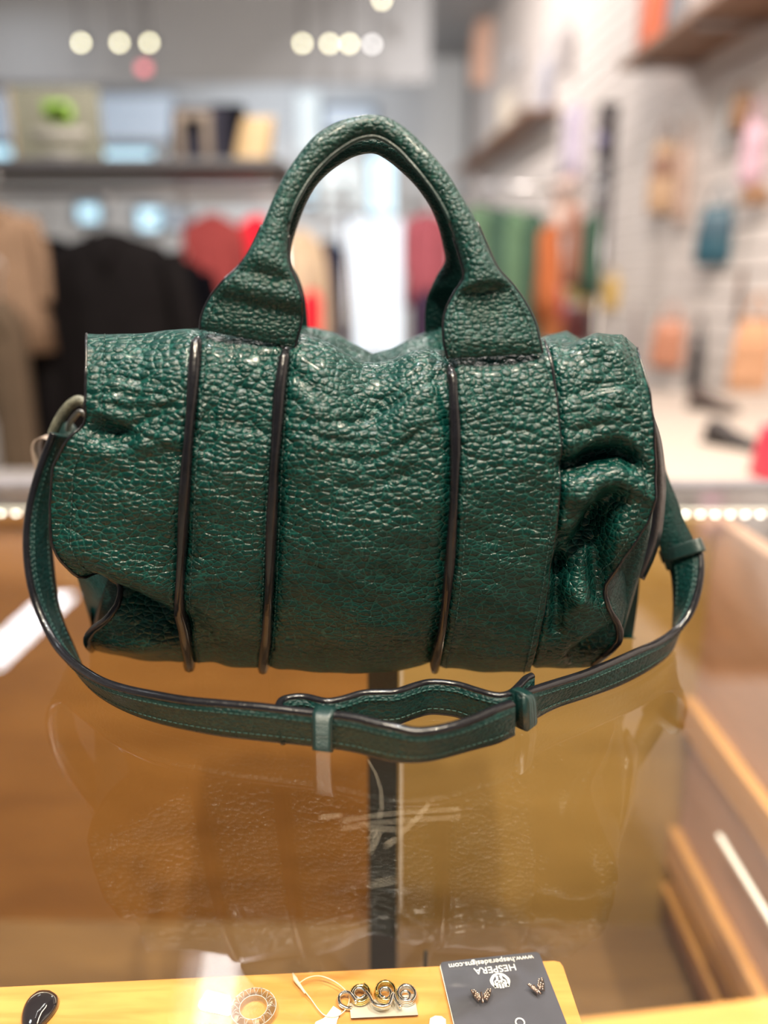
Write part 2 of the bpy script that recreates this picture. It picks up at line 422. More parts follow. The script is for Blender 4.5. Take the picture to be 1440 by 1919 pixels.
# scratches lying in the glass surface
SCR = plain('scratch_white', (.75, .66, .50), .4)
def scratch(pts, r=.00006):
    b = tube([onz(x, y, GZ + .0001) for x, y in pts], r, 4)
    cp_('scratch', b, SCR)
scratch([(640, 1538), (700, 1529), (760, 1522), (862, 1516)], .00004); scratch([(640, 1553), (700, 1543), (770, 1537), (862, 1531)], .00004)
scratch([(690, 1424), (705, 1450), (714, 1480), (716, 1510), (711, 1535)], .00004)
scratch([(750, 1563), (780, 1535), (804, 1507)]); scratch([(724, 1585), (741, 1573)], .00009); scratch([(693, 1573), (705, 1556)]); scratch([(694, 1597), (712, 1559)])
scratch([(694, 1658), (742, 1649)]); scratch([(692, 1553), (745, 1554)], .00005); scratch([(640, 1528), (600, 1532)], .00006)

# ================================================================== RISER BOARD AND JEWELLERY
BZ = CAMZ - .355
b0 = onz(-40, 1852, BZ); b1 = onz(1052, 1800, BZ); bd_ = (b1 - b0).normalized(); bn_ = Vector((bd_.y, -bd_.x, 0))
q = [b0 - bd_ * .1, b1 - bd_ * .004, b1 + bn_ * .004, b1 + bn_ * .16, b0 - bd_ * .1 + bn_ * .16]
q = q[:1] + [b1 - bd_ * .004, b1 - bd_ * .001 + bn_ * .001] + q[2:]
riser = thing('riser_board', 'honey oak display board lying inside the case under the glass', 'board', (b0 + b1) / 2 - Vector((0, 0, .03)))
bm = loft([[(v.x, v.y, BZ - .016) for v in q], [(v.x, v.y, BZ) for v in q]])
obj('plank', bm, OAK, riser, False)
for s in (.15, .85):
    c = b0.lerp(b1, s) + bn_ * .05
    obj('support', bx(c.x - .01, c.x + .01, c.y - .01, c.y + .01, CF, BZ - .016), OAK, riser)

def bp(px, py, dz=0): return onz(px, py, BZ + dz)
# earring card
k0 = bp(825, 1803, .004); k1 = bp(1010, 1783, .004); ux = (k1 - k0).normalized(); W = (k1 - k0).length; uy = Vector((ux.y, -ux.x, 0))
br = bp(1086, 1916, .004)
Hh = (br - k0).dot(uy); skew = (br - k1).dot(ux)
def kc(s, t, dz=0): return k0 + ux * (s * W + skew * t * 0) + uy * (t * Hh) + Vector((0, 0, dz))
CARDM = plain('slate_blue_card', (.052, .050, .068), .55, noise=.1, nscale=80)
card = thing('earring_card', 'slate earring card with white upside-down lettering and a leaf emblem', 'card', kc(.5, .5, -.003))
rr = .04; out = []
Hc = Hh * 1.25
def corner(cx, cy, a0):
    return [(cx + rr * math.cos(R(a0 + a)), cy + rr * math.sin(R(a0 + a)) * 1) for a in (0, 30, 60, 90)]
pts = corner(rr, rr, 180) + corner(1 - rr, rr, 270) + corner(1 - rr, 1.25 - rr, 0) + corner(rr, 1.25 - rr, 90)
cb = obj('card_body', loft([[kc(s, t, -.0012) for s, t in pts], [kc(s, t, 0) for s, t in pts]]), CARDM, card, False)
obj('card_rim', loft([[kc(s * 1.0 - .006, t, -.0016) for s, t in pts], [kc(s - .006, t, -.0011) for s, t in pts]]), WHITE, card, False)
PRINT = plain('white_print', (.75, .73, .74), .6, noise=.02)
def text(s, size, name, frame, mat, par, align='CENTER', ext=.00008):
    cu = bpy.data.curves.new(name, 'FONT'); cu.body = s; cu.size = size; cu.align_x = align; cu.align_y = 'CENTER'; cu.extrude = ext
    o = bpy.data.objects.new('tmp', cu); C.objects.link(o); dg = bpy.context.evaluated_depsgraph_get()
    me = bpy.data.meshes.new_from_object(o.evaluated_get(dg)); bpy.data.objects.remove(o)
    me.transform(frame); me.materials.clear()
    return obj(name, me, mat, par)
def kframe(s, t):   # text upright when read from the far side: x runs to -ux, y runs to +uy
    c = kc(s, t, .00012); M = Matrix((( -ux.x, uy.x, 0, c.x), (-ux.y, uy.y, 0, c.y), (0, 0, 1, c.z), (0, 0, 0, 1))); return M
text('www.hesperadesigns.com', W * .082, 'web_address_print', kframe(.50, .075), PRINT, card)
text('HESPERA', W * .105, 'name_print', kframe(.515, .185) @ Matrix.Diagonal((1, 1, 1, 1)), PRINT, card)
# emblem: two arched leaf halves with stems
def strip2(pts, wfun, mat, name, par, n=26):
    P = cr(pts, n); secs = []
    bm = bmesh.new()
    prev = None
    L_ = []
    for i, p in enumerate(P):
        t = P[min(i + 1, n - 1)] - P[max(i - 1, 0)]; t = t / (np.linalg.norm(t) + 1e-9)
        nn = np.array((-t[1], t[0])); wv = wfun(i / (n - 1))
        a = p + nn * wv; b = p - nn * wv
        L_.append([kc(a[0], a[1], .0002), kc(b[0], b[1], .0002)])
    loft(L_, False, False, bm)
    return bm
em = bmesh.new()
def addto(bm, other):
    me = bpy.data.meshes.new('t'); other.to_mesh(me); other.free(); bm.from_mesh(me); bpy.data.meshes.remove(me)
ex, ey = .525, .36
asp = W / Hh
def E(x, y): return (ex + x * .80, ey + y * asp * .80)
for s in (-1, 1):
    addto(em, strip2([E(0, -.105), E(s * .05, -.085), E(s * .095, -.03), E(s * .10, .02), E(s * .075, .08)], lambda t: .011 + .004 * math.sin(t * 3), PRINT, 'a', card))
    addto(em, strip2([E(s * .022, -.075), E(s * .03, -.02), E(s * .06, .0), E(s * .06, .03)], lambda t: .012 * (1 - t * .5), PRINT, 'a', card))
    addto(em, strip2([E(s * .012, -.01), E(s * .018, .04), E(s * .015, .10)], lambda t: .009, PRINT, 'a', card))
    addto(em, strip2([E(s * .012, .03), E(s * .045, .035), E(s * .05, .09)], lambda t: .009, PRINT, 'a', card))
    addto(em, strip2([E(s * .072, .03), E(s * .08, .09)], lambda t: .009, PRINT, 'a', card))
obj('emblem_print', em, PRINT, card)
# hanging hole at lower edge
hp = bp(975, 1916, .0046)
obj('hole_rim', tube([hp + Vector((math.cos(a) * .0022, math.sin(a) * .0022, 0)) for a in np.linspace(0, 2 * math.pi, 17)[:-1]], .0004, 6, closed=True), PRINT, card)

# butterfly earrings
GEM = plain('pale_crystal', (.62, .50, .44), .2, .3, noise=.5, nscale=900, bump=.8, bscale=900)
ROSE = plain('rose_metal', (.42, .30, .26), .28, 1, noise=.15, nscale=800)
def butterfly(px, py, label, rot, fold):
    c = bp(px, py, .007)
    t = thing('butterfly_earring', label, 'earring', c - Vector((0, 0, .0025)), group='butterfly stud earrings on the card')
    for s, fw in ((-1, fold[0]), (1, fold[1])):
        up_ = [(0, .05), (.35, .45), (.75, .72), (1.12, .98), (1.1, .70), (.98, .30), (.86, .02), (.66, -.22), (.50, -.55), (.34, -.30), (.1, -.15)]
        sz = .0047
        def tr(x, y, dz):
            X = s * x * sz * fw; Z = abs(x) * sz * .12
            q = Vector((X * math.cos(rot) - y * sz * math.sin(rot), X * math.sin(rot) + y * sz * math.cos(rot), Z + dz))
            return c + q
        w1 = obj('wing', loft([[tr(x, y, 0) for x, y in up_], [tr(x, y, .0007) for x, y in up_]]), ROSE, t, False)
        gb = bmesh.new()
        for (x, y) in ((.3, .35), (.45, .5), (.6, .7), (.75, .85), (.5, .25), (.65, .4), (.92, .6), (.4, .05), (.55, -.05), (.42, -.3), (.25, -.05), (1.0, .8), (.75, .15), (.3, .15)):
            bmesh.ops.create_icosphere(gb, subdivisions=1, radius=.00042, matrix=Matrix.Translation(tr(x, y, .0009)))
        obj('crystals', gb, GEM, w1)
    obj('body', tube([c + Vector((math.sin(rot) * .003, -math.cos(rot) * .003, .0006)), c + Vector((-math.sin(rot) * .003, math.cos(rot) * .003, .0006))], .0005, 6), ROSE, t)
    obj('post', tube([c, c - Vector((0, 0, .004))], .0004, 6), ROSE, t)
butterfly(904, 1871, 'small crystal butterfly stud earring facing up, nearer the card left edge', R(4), (1, 1.05))
butterfly(1007, 1856, 'small crystal butterfly stud earring turned sideways, nearer the card right edge', R(28), (.55, 1.25))

# black teardrop pendant
c = bp(78, 1893, .003)
t = thing('teardrop_pendant', 'glossy black teardrop pendant with a thin white vein', 'pendant', c - Vector((0, 0, .003)))
out = [(96, 1862), (110, 1872), (109, 1890), (98, 1908), (82, 1925), (66, 1945), (52, 1950), (42, 1935), (40, 1912), (46, 1890), (58, 1873), (76, 1862)]
out = cr(out + [out[0]], 37)[:-1]; oc = Vector(np.append(np.mean([bp(*o) for o in out], axis=0)[:2], BZ))
def drop(sc, z): return [(oc + (bp(x, y) - oc) * sc) * 1 + Vector((0, 0, z)) for x, y in out]
rings = [drop(.93, .0002), drop(1.0, .0012), drop(.98, .0024), drop(.90, .0036), drop(.72, .0046), drop(.45, .0052), drop(.15, .0055)]
obj('stone', loft(rings), plain('black_polished_stone', (.012, .009, .012), .08, noise=.2, coat=1), t)
vp = [(97, 1868, .0033), (90, 1877, .0044), (86, 1887, .0052), (78, 1897, .0056), (73, 1908, .0058), (70, 1918, .0056)]
obj('white_vein', tube([bp(x, y, z) for x, y, z in vp], .00022, 6), WHITE, t)
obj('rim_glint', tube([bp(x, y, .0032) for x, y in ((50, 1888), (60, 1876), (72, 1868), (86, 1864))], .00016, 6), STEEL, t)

# price label sticker
t = thing('price_label', 'off-white cut-corner price sticker beside the clear acrylic ring', 'label', bp(404, 1880))
lp = [(388, 1855), (431, 1866), (434, 1872), (434, 1900), (428, 1904), (376, 1893), (371, 1885), (373, 1878)]
obj('sticker', loft([[bp(x, y, .0004) for x, y in lp], [bp(x, y, .0008) for x, y in lp]]), plain('cream_sticker', (.66, .62, .50), .6, noise=.02), t, False)
INK = plain('black_ink', (.03, .03, .03), .7)
def lframe(px, py, px2, py2, z):
    a = bp(px, py, z); b = bp(px2, py2, z); u = (b - a).normalized(); v = Vector((-u.y, u.x, 0))
    return Matrix(((u.x, v.x, 0, a.x), (u.y, v.y, 0, a.y), (0, 0, 1, a.z), (0, 0, 0, 1)))
text('ARROW C', .0024, 'top_line_print', lframe(385, 1863, 428, 1873, .0009), INK, t, 'LEFT', .00003)
text('928', .0019, 'number_print', lframe(398, 1881, 420, 1886, .0009), INK, t, 'LEFT', .00003)
text('12/13/202', .0026, 'date_print', lframe(378, 1887, 428, 1899, .0009), INK, t, 'LEFT', .00003)

# clear acrylic ring
ACR = glassmat('clear_acrylic', (.80, .82, .86), 2.2)
c = bp(476, 1900)
t = thing('acrylic_ring', 'clear faceted acrylic ring lying next to the price sticker', 'ring', c)
rx = (bp(518, 1900) - bp(434, 1900)).length / 2; r0 = rx * .62
secs = []
for k in range(28):
    a = 2 * math.pi * k / 28; d = Vector((math.cos(a), math.sin(a) * .98, 0)); cc = c + Vector((0, 0, .0035))
    secs.append([cc + d * rx + Vector((0, 0, -.003)), cc + d * rx * 1.0 + Vector((0, 0, .001)), cc + d * (rx * .85) + Vector((0, 0, .003)), cc + d * r0 + Vector((0, 0, .001)), cc + d * r0 + Vector((0, 0, -.003))])
obj('band', loft(secs, ring=True, caps=False), ACR, t, False)
eb = bmesh.new()
for rad, z in ((rx, .0045), (r0, .0045)):
    tube([c + Vector((math.cos(a) * rad, math.sin(a) * rad * .98, z)) for a in np.linspace(0, 2 * math.pi, 37)[:-1]], .00018, 5, True, eb)
for k in range(14):
    a0 = 2 * math.pi * k / 14; a1 = a0 + math.pi / 14; a2 = a0 + 2 * math.pi / 14
    A = c + Vector((math.cos(a0) * rx, math.sin(a0) * rx, .0046)); B = c + Vector((math.cos(a1) * r0, math.sin(a1) * r0, .0046)); D = c + Vector((math.cos(a2) * rx, math.sin(a2) * rx, .0046))
    tube([A, A.lerp(B, .5) + Vector((0, 0, .002)), B], .00013, 4, False, eb); tube([B, B.lerp(D, .5) + Vector((0, 0, .002)), D], .00013, 4, False, eb)
obj('facet_edges', eb, plain('pale_edge', (.45, .44, .44), .3), t)

# nylon tag loop with paper tag
t = thing('tag_fastener', 'clear nylon price tag loop with a white paper tag', 'price tag', bp(600, 1870))
loop = [(560, 1843, .003), (578, 1832, .004), (600, 1829, .005), (625, 1838, .005), (645, 1853, .004), (655, 1868, .003), (652, 1885, .002), (642, 1898, .002), (628, 1905, .002), (610, 1903, .002), (598, 1893, .002), (585, 1875, .002), (572, 1858, .003), (563, 1845, .003)]
obj('loop', tube(cr([bp(*q) for q in loop], 50), .00028, 6), PLASTIC, t)
obj('arrow_head', tube([bp(549, 1824, .003), bp(554, 1835, .003), bp(557, 1840, .003), bp(566, 1852, .003), bp(572, 1861, .003)], .0013, 8, rfun=lambda u: [.3, 1, .8, .55, .4][min(4, int(u * 4.01))]), PLASTIC, t)
pt = [(625, 1885), (640, 1895), (632, 1912), (628, 1935), (585, 1935), (592, 1915), (607, 1908), (614, 1900)]
obj('paper_tag', loft([[bp(x, y, .0006) for x, y in pt], [bp(x, y, .0011) for x, y in pt]]), WHITE, t, False)
t = tag(obj('paper_scrap', loft([[bp(x, y, .0002) for x, y in ((806, 1908), (816, 1903), (828, 1904), (836, 1910), (837, 1935), (803, 1935))], [bp(x, y, .0016) for x, y in ((806, 1908), (816, 1903), (828, 1904), (836, 1910), (837, 1935), (803, 1935))]]), WHITE), 'small cream paper scrap at the bottom edge left of the earring card', 'paper')

# gold and silver knot brooch on a plate
t = thing('knot_brooch', 'gold and silver coiled wire brooch on a small silver bar', 'brooch', bp(715, 1885))
q = [(656, 1893), (783, 1884), (785, 1904), (657, 1907)]
q = [(655, 1880), (776, 1862), (784, 1902), (658, 1908)]
obj('backing_bar', loft([[bp(x, y, .0004) for x, y in q], [bp(x, y, .0022) for x, y in q]]), plain('silver_bar', (.62, .58, .52), .35, .45, noise=.1), t, False)
def coil(px, py, r, turns, z0, dz, squash=1.0, ph=0):
    c = bp(px, py)
    return [c + Vector((math.cos(ph + a) * r * (1 - .10 * a / (2 * math.pi * turns)), math.sin(ph + a) * r * squash, z0 + dz * a / (2 * math.pi))) for a in np.linspace(0, 2 * math.pi * turns, int(28 * turns))]
rw = (bp(718, 1870) - bp(678, 1870)).length / 2 * .92
obj('gold_coil', tube(coil(676, 1876, rw, 2.2, .0032, .0011), .00095, 8), GOLD, t)
obj('silver_coil', tube(coil(674, 1876, rw * .66, 1.6, .0038, .0012, 1, 2), .0009, 8), CHROME, t)
obj('gold_coil', tube(coil(723, 1872, rw * 1.02, 2.4, .0034, .0011, 1, 1), .00095, 8), GOLD, t)
obj('silver_coil', tube(coil(722, 1876, rw * .62, 1.6, .0042, .001, 1, 1), .0009, 8), CHROME, t)
obj('silver_coil', tube(coil(762, 1876, rw * .95, 2.2, .0032, .0011, 1, 4), .00095, 8), CHROME, t)
obj('gold_coil', tube(coil(760, 1877, rw * .5, 1.2, .0036, .001, 1, 4), .0007, 8), CHROME, t)
sw = [(686, 1858, .006), (694, 1868, .0065), (700, 1880, .007), (715, 1886, .007), (730, 1882, .007), (735, 1866, .0075), (738, 1862, .007), (742, 1875, .0065), (752, 1888, .006)]
obj('crossing_wire', tube(cr([bp(*q) for q in sw], 40), .0010, 8), CHROME, t)
obj('end_loop', tube(cr([bp(*q) for q in ((668, 1878, .006), (657, 1862, .005), (645, 1860, .004), (636, 1868, .003), (638, 1882, .003), (650, 1889, .002), (660, 1889, .0025))], 30), .0010, 8), CHROME, t)

# small dark peg behind the board
pk = at(797, 1800, .40); pk2 = at(797, 1766, .402)
tag(obj('peg', tube([(pk.x, .395, CF), (pk.x, .395, pk2.z + .0)], .0012, 8), BLACKM), 'thin black peg standing inside the case behind the oak board', 'peg')

# ================================================================== HANDBAG
BAG = thing('handbag', 'green pebbled leather duffel handbag with black edges and looping shoulder strap', 'handbag', (0, .45, GZ))
H0 = CAMZ - GZ
def rowang(row): return PITCH + math.atan((row - 959.5) / F) # below horizon
def Zfor(row, Y): return H0 - Y * math.tan(rowang(row))
TF = [(90, 632), (163, 630), (200, 627), (300, 622), (380, 614), (560, 628), (600, 645), (640, 668), (680, 685), (700, 687), (740, 680), (780, 664), (830, 652), (1010, 645), (1050, 642), (1080, 640), (1120, 626), (1165, 628), (1190, 650), (1230, 690)]
TB = [(90, 640), (200, 632), (320, 612), (380, 600), (520, 604), (560, 610), (600, 624), (640, 646), (690, 664), (730, 650), (770, 632), (830, 621), (1000, 628), (1060, 645), (1090, 632), (1130, 619), (1180, 635), (1230, 700)]
YB = [(90, 1205), (165, 1212), (250, 1229), (350, 1241), (500, 1244), (820, 1243), (990, 1247), (1110, 1240), (1150, 1225), (1230, 1200)]
ctl = [(.435, 0, 0), (.404, .004, 0), (.391, .03, 0), (.376, .15, 0), (.3645, .34, 0), (.3585, .54, 0), (.3585, .71, 0), (.363, .85, 0), (.373, .955, 0), (.387, 1.0, 0),
       (.405, .985, 0), (.430, .945, .3), (.455, .965, 1), (.480, 1.0, 1), (.505, .955, 1), (.525, .82, 1), (.535, .55, 1), (.530, .22, 1), (.505, .0, 1), (.470, 0, .5), (.435, 0, 0)]
ctl = np.array(ctl)
def crv(arr, v):
    v = np.asarray(v, float); n = len(arr); i = np.clip(v.astype(int), 0, n - 2); f = v - i
    p0 = arr[np.clip(i - 1, 0, n - 1)]; p1 = arr[i]; p2 = arr[i + 1]; p3 = arr[np.clip(i + 2, 0, n - 1)]
    return .5 * (2 * p1 + (p2 - p0) * f + (2 * p0 - 5 * p1 + 4 * p2 - p3) * f * f + (3 * p1 - p0 - 3 * p2 + p3) * f ** 3)
def row_of(Y, Z):
    ang = np.arctan((H0 - Z) / Y) - PITCH; return 959.5 + F * np.tan(ang)
ZN = .178
def nomrow(v):
    v = np.minimum(v, 9.0); v = np.maximum(v, 1.0)
    return row_of(crv(ctl[:, 0], v), crv(ctl[:, 1], v) * ZN)
BND = [
 [(600, 172), (622, 168), (634, 162), (700, 160), (795, 158), (818, 150), (850, 121), (890, 98), (920, 93), (960, 91), (1000, 92), (1030, 97), (1060, 112), (1085, 134), (1105, 156), (1125, 182), (1145, 206), (1160, 213), (1175, 200), (1195, 176), (1210, 166), (1225, 168), (1250, 172)],
 [(600, 378), (650, 371), (760, 362), (900, 349), (1000, 343), (1100, 338), (1160, 336), (1200, 346), (1243, 356)],
 [(600, 556), (640, 548), (680, 536), (760, 524), (900, 514), (1000, 509), (1100, 506), (1200, 500), (1243, 494)],
 [(600, 832), (680, 842), (720, 849), (800, 853), (850, 854), (950, 851), (1050, 845), (1120, 838), (1180, 830), (1243, 816)],
 [(600, 1004), (640, 1014), (700, 1033), (760, 1043), (850, 1050), (920, 1048), (1000, 1042), (1080, 1031), (1150, 1020), (1200, 1008), (1243, 994)],
 [(600, 1125), (620, 1150), (632, 1172), (650, 1190), (680, 1207), (720, 1217), (780, 1222), (850, 1228), (900, 1228), (940, 1222), (970, 1213), (1010, 1195), (1050, 1172), (1085, 1153), (1110, 1141), (1130, 1138), (1150, 1142), (1175, 1156), (1195, 1163), (1210, 1158), (1225, 1140), (1243, 1112)]]
BT = [interp.__call__ for _ in range(0)]
def bpx(k, row): return np.interp(row, [a for a, b in BND[k]], [b for a, b in BND[k]])
FOLDS = [ # x0,y0,x1,y1,width,amp
 (175, 1118, 325, 1190, 22, -.024), (140, 1040, 340, 1120, 34, .005), (170, 1222, 330, 1215, 16, .004),
 (150, 815, 235, 850, 20, -.006), (160, 800, 340, 880, 10, -.0016), (165, 760, 300, 770, 6, -.0013), (165, 735, 290, 745, 6, -.0011), (165, 785, 320, 795, 6, -.0013), (170, 845, 340, 790, 9, -.0014), (200, 860, 330, 850, 20, .003),
 (430, 700, 470, 830, 14, -.0014), (400, 760, 390, 880, 10, -.0012), (370, 820, 500, 835, 7, -.0012),
 (700, 700, 690, 800, 40, -.004), (560, 815, 830, 700, 8, -.0016), (545, 835, 700, 805, 6, -.0014), (620, 860, 845, 790, 8, -.0014), (700, 740, 800, 690, 7, -.0012), (545, 720, 600, 760, 10, -.0013), (815, 680, 838, 800, 12, -.003), (640, 900, 800, 870, 7, -.0009),
 (1062, 884, 1185, 866, 17, -.013), (1080, 925, 1205, 912, 22, .005), (1150, 955, 1060, 1075, 24, -.015), (1125, 985, 1122, 1120, 20, -.011), (1055, 1020, 1045, 1180, 14, -.008),
 (1075, 1115, 1100, 1130, 22, .006), (1175, 975, 1150, 1060, 16, .003), (1075, 1228, 1150, 1190, 12, -.007), (1060, 820, 1190, 815, 9, -.0014), (1060, 760, 1180, 740, 9, -.0012), (1065, 790, 1200, 790, 7, -.0010), (1150, 690, 1090, 660, 18, .003), (1060, 650, 1120, 640, 12, -.004), (1065, 940, 1110, 950, 18, .004),
 (345, 1130, 400, 1240, 18, -.002), (870, 690, 1010, 690, 8, -.0008), (880, 1215, 980, 1225, 12, .002)]
def disp(px, row):
    d = np.zeros_like(px)
    for x0, y0, x1, y1, wv, a in FOLDS:
        dx, dy = x1 - x0, y1 - y0; t = np.clip(((px - x0) * dx + (row - y0) * dy) / (dx * dx + dy * dy), 0, 1)
        wob = 3.0 * np.sin(px * .05 + row * .03)
        dd = np.hypot(px - (x0 + t * dx), row - (y0 + t * dy) + wob * (wv < 12)); d += a * np.exp(-(dd / wv) ** 2) * (np.sin(np.pi * np.clip(t, .12, .88)) ** .5)
    d += .0012 * np.sin(px * .021 + row * .013) * np.sin(row * .019 - px * .008) + .0005 * np.sin(px * .06 - row * .04) * np.sin(row * .055 + px * .02)
    return d
def S0(s, v):
    s = np.asarray(s, float); v = np.asarray(v, float)
    row = nomrow(v); k = np.clip(s.astype(int), 0, 4); f = s - k
    B = np.stack([bpx(i, row) for i in range(6)], 0)
    lo = np.take_along_axis(B, k[None], 0)[0]; hi = np.take_along_axis(B, (k + 1)[None], 0)[0]
    px = lo + (hi - lo) * f
    Y = crv(ctl[:, 0], v); zf = crv(ctl[:, 1], v); bw = crv(ctl[:, 2], v)
    zt_f = H0 - .387 * np.tan(PITCH + np.arctan((np.interp(px, *zip(*TF)) - 959.5) / F))
    zt_b = H0 - .480 * np.tan(PITCH + np.arctan((np.interp(px, *zip(*TB)) - 959.5) / F))
    Z = zf * (zt_f * (1 - bw) + zt_b * bw)
    # base contact line
    yb = H0 / np.tan(PITCH + np.arctan((np.interp(px, *zip(*YB)) - 959.5) / F)) - .404
    low = np.clip(1 - zf / .5, 0, 1) ** 2 * (v < 9) + (v > 9) * 0
    Y = Y + yb * low
    zc = Y * cp + (H0 - Z) * sp
    zc9 = .387 * cp + (H0 - Z) * sp
    X = (px - 730) / F * zc
    # behind the ridge keep the width instead of the pixel fan
    back = np.clip((v - 9.0) / 3, 0, 1); xw = (px - 730) / F * .385 * (1 - .16 * np.clip(1 - zf / .6, 0, 1) * (v > 13))
    back = np.where(v > 17.5, np.clip((20 - v) / 2.5, 0, 1), back); back = np.where(v < 1, 0, back)
    X = X * (1 - back) + (xw * (1 + .0 * back)) * back
    return np.stack([X, Y, Z + GZ], -1), px, row
def S(s, v, off=0.0, seam=True, folds=True):
    s = np.asarray(s, float); v = np.asarray(v, float); e = 1e-3
    P, px, row = S0(s, v)
    s2 = np.where(s > 4.99, s - e, s + e); sg = np.where(s > 4.99, -1, 1)[..., None]
    ds = (S0(s2, v)[0] - P) * sg; v2 = np.where(v > 19.99, v - e, v + e); vg = np.where(v > 19.99, -1, 1)[..., None]
    dv = (S0(s, v2)[0] - P) * vg
    n = np.cross(ds, dv); n /= (np.linalg.norm(n, axis=-1, keepdims=True) + 1e-12)
    fr = np.clip((v - .9) / .7, 0, 1) * np.clip((10.5 - v) / 2, 0, 1)
    d = disp(px, row) * fr * (1.0 if folds else .12) + .0015 * np.sin(px * .03 + v * 2.0) * (v > 10) * (v < 17)
    if seam:
        for k in (1, 2, 3): d = d - .0028 * np.exp(-((s - k) * (1.0 if True else 1) * 170 / 7) ** 2 * .6) * fr
        d = d - .003 * np.exp(-(np.maximum(s - 4, 0) * 170 / 10) ** 2) * (s >= 4) * fr
    d = d + .0035 * np.sin(np.pi * np.clip(s - 2, 0, 1)) * fr + off
    Q = P + n * d[..., None]
    Q[..., 2] = np.maximum(Q[..., 2], GZ + .0006)
    return Q, n
def vspace(n):
    return np.concatenate([np.linspace(0, 1, 5)[:-1], np.linspace(1, 10, n), np.linspace(10, 20, 60)[1:]])
VV = vspace(210)
names = [('side_panel', 0, 70, 0), ('handle_band', 1, 64, .0), ('centre_panel', 2, 110, 0), ('handle_band', 3, 70, .0014), ('side_panel', 4, 72, 0)]
for nm, k, nu, off in names:
    ss = np.linspace(k, k + 1 - 1e-6, nu); sv, vv = np.meshgrid(ss, VV)
    Q, n = S(sv, vv, off); gridmesh(nm, Q, LEA, BAG, True)
# thin dark edge of the overlapping right band
vs = np.linspace(.9, 10.0, 160)
Q, n = S(np.full_like(vs, 3.9999), vs, .0010)
obj('band_edge', tube([Vector(p) for p in Q], .0009, 6, rfun=lambda u: .35 + .65 * math.exp(-((u - .78) / .09) ** 2) + .15), EDGE, BAG)
# upstanding black ribs
def rib(k, v0, v1, wd, ht):
    vs = np.linspace(v0, v1, 150); Q, n = S(np.full_like(vs, float(k)), vs, 0, True, False)
    secs = []; m = len(vs)
    for i in range(m):
        p = Vector(Q[i]); nn = Vector(n[i]); t = (Vector(Q[min(i + 1, m - 1)]) - Vector(Q[max(i - 1, 0)])).normalized()
        nn = (nn + Vector((-.0, -.35, 0))).normalized(); sd = t.cross(nn).normalized(); u = i / (m - 1)
        tp = min(1, (1 - u) * 16) ** .6; tp0 = min(1, u * 14 + .5)
        w_ = wd * max(tp, .12) * (1 + .12 * math.sin(u * 23 + k)) ; h_ = ht * max(tp, .15) * tp0
        w_ *= 1 - .18 * math.sin(u * math.pi)
        sh = [(-.5, -.6), (-.5, .55), (-.36, .88), (0, 1.0), (.36, .88), (.5, .55), (.5, -.6)]
        secs.append([p + sd * (a * w_) + nn * (b * h_) for a, b in sh])
    body = loft(secs)
    o = obj('edge_rib', body, EDGE, BAG)
rib(1, .9, 8.62, .0060, .0066); rib(2, .9, 8.35, .0060, .0066); rib(3, .9, 8.2, .0056, .0064)

# end edges (black piping seam) and gussets
for k, out_ in ((0.0, -1), (4.99999, 1)):
    vs = np.linspace(0.8, 17.5, 240); Q, n = S(np.full_like(vs, k), vs, 0, False)
    pts = []
    obj('end_piping', tube([Vector(p) for p in Q], .0016 if k else .0017, 8, rfun=lambda u: .36 + 1.15 * math.exp(-((u - .105) / .075) ** 2) ), EDGE, BAG)
    vs = np.linspace(0, 20, 170)[:-1]; Q, n = S(np.full_like(vs, k), vs, 0, False)
    ctr = np.array([-.140 if k == 0 else .146, .445, GZ + .095])
    rings = []
    for r in np.linspace(0, 1, 22):
        P = Q + (ctr - Q) * r; bul = math.sqrt(max(0, 1 - (1 - r) ** 2))
        P[:, 0] = Q[:, 0] + (ctr[0] - Q[:, 0]) * bul
        P[:, 0] = Q[:, 0] * (1 - r) + ctr[0] * r + (.02 if k == 0 else .004) * math.sin(math.pi * r)
        rings.append([Vector(p) for p in P])
    gb = loft(rings[:-1] + [[Vector(p) for p in (Q + (ctr - Q) * .99)]] if False else rings[:-1])
    obj('end_gusset', gb, LEAF, BAG)
# black band on right gusset (rear seam seen past the front edge)
pl = [(1222, 770, .40), (1238, 815, .412), (1246, 862, .418), (1249, 910, .42), (1246, 960, .42), (1239, 1010, .418), (1226, 1050, .414), (1208, 1088, .41)]
pi = [(1212, 770, .40), (1222, 815, .405), (1226, 862, .408), (1226, 910, .41), (1222, 960, .41), (1215, 1010, .408), (1204, 1045, .405), (1194, 1080, .402)]
A = cr([at(*q) for q in pl], 40); B = cr([at(*q) for q in pi], 40)
obj('rear_edge_band', loft([[Vector(a), Vector(a) + Vector((-.001, .004, 0)), Vector(b) + Vector((0, .004, 0)), Vector(b)] for a, b in zip(A, B)]), EDGE, BAG)
# green lower flap behind right front edge
fo_ = [(1226, 930, .405), (1222, 985, .405), (1212, 1040, .405), (1197, 1095, .405), (1184, 1140, .404), (1172, 1178, .403), (1160, 1196, .402), (1128, 1236, .402)]
fi_ = [(1205, 930, .385), (1195, 985, .385), (1172, 1040, .387), (1150, 1095, .39), (1140, 1140, .392), (1145, 1175, .394), (1140, 1196, .396), (1100, 1240, .398)]
A = cr([at(*q) for q in fo_], 40); B = cr([at(*q) for q in fi_], 40)
obj('gusset_fold', loft([[Vector(b) * (1 - t) + Vector(a) * t + Vector((0, -.004 * math.sin(math.pi * t) + .002 * math.sin(7 * t), 0)) for t in np.linspace(0, 1, 8)] for a, b in zip(A, B)], False, False), LEAF, BAG)
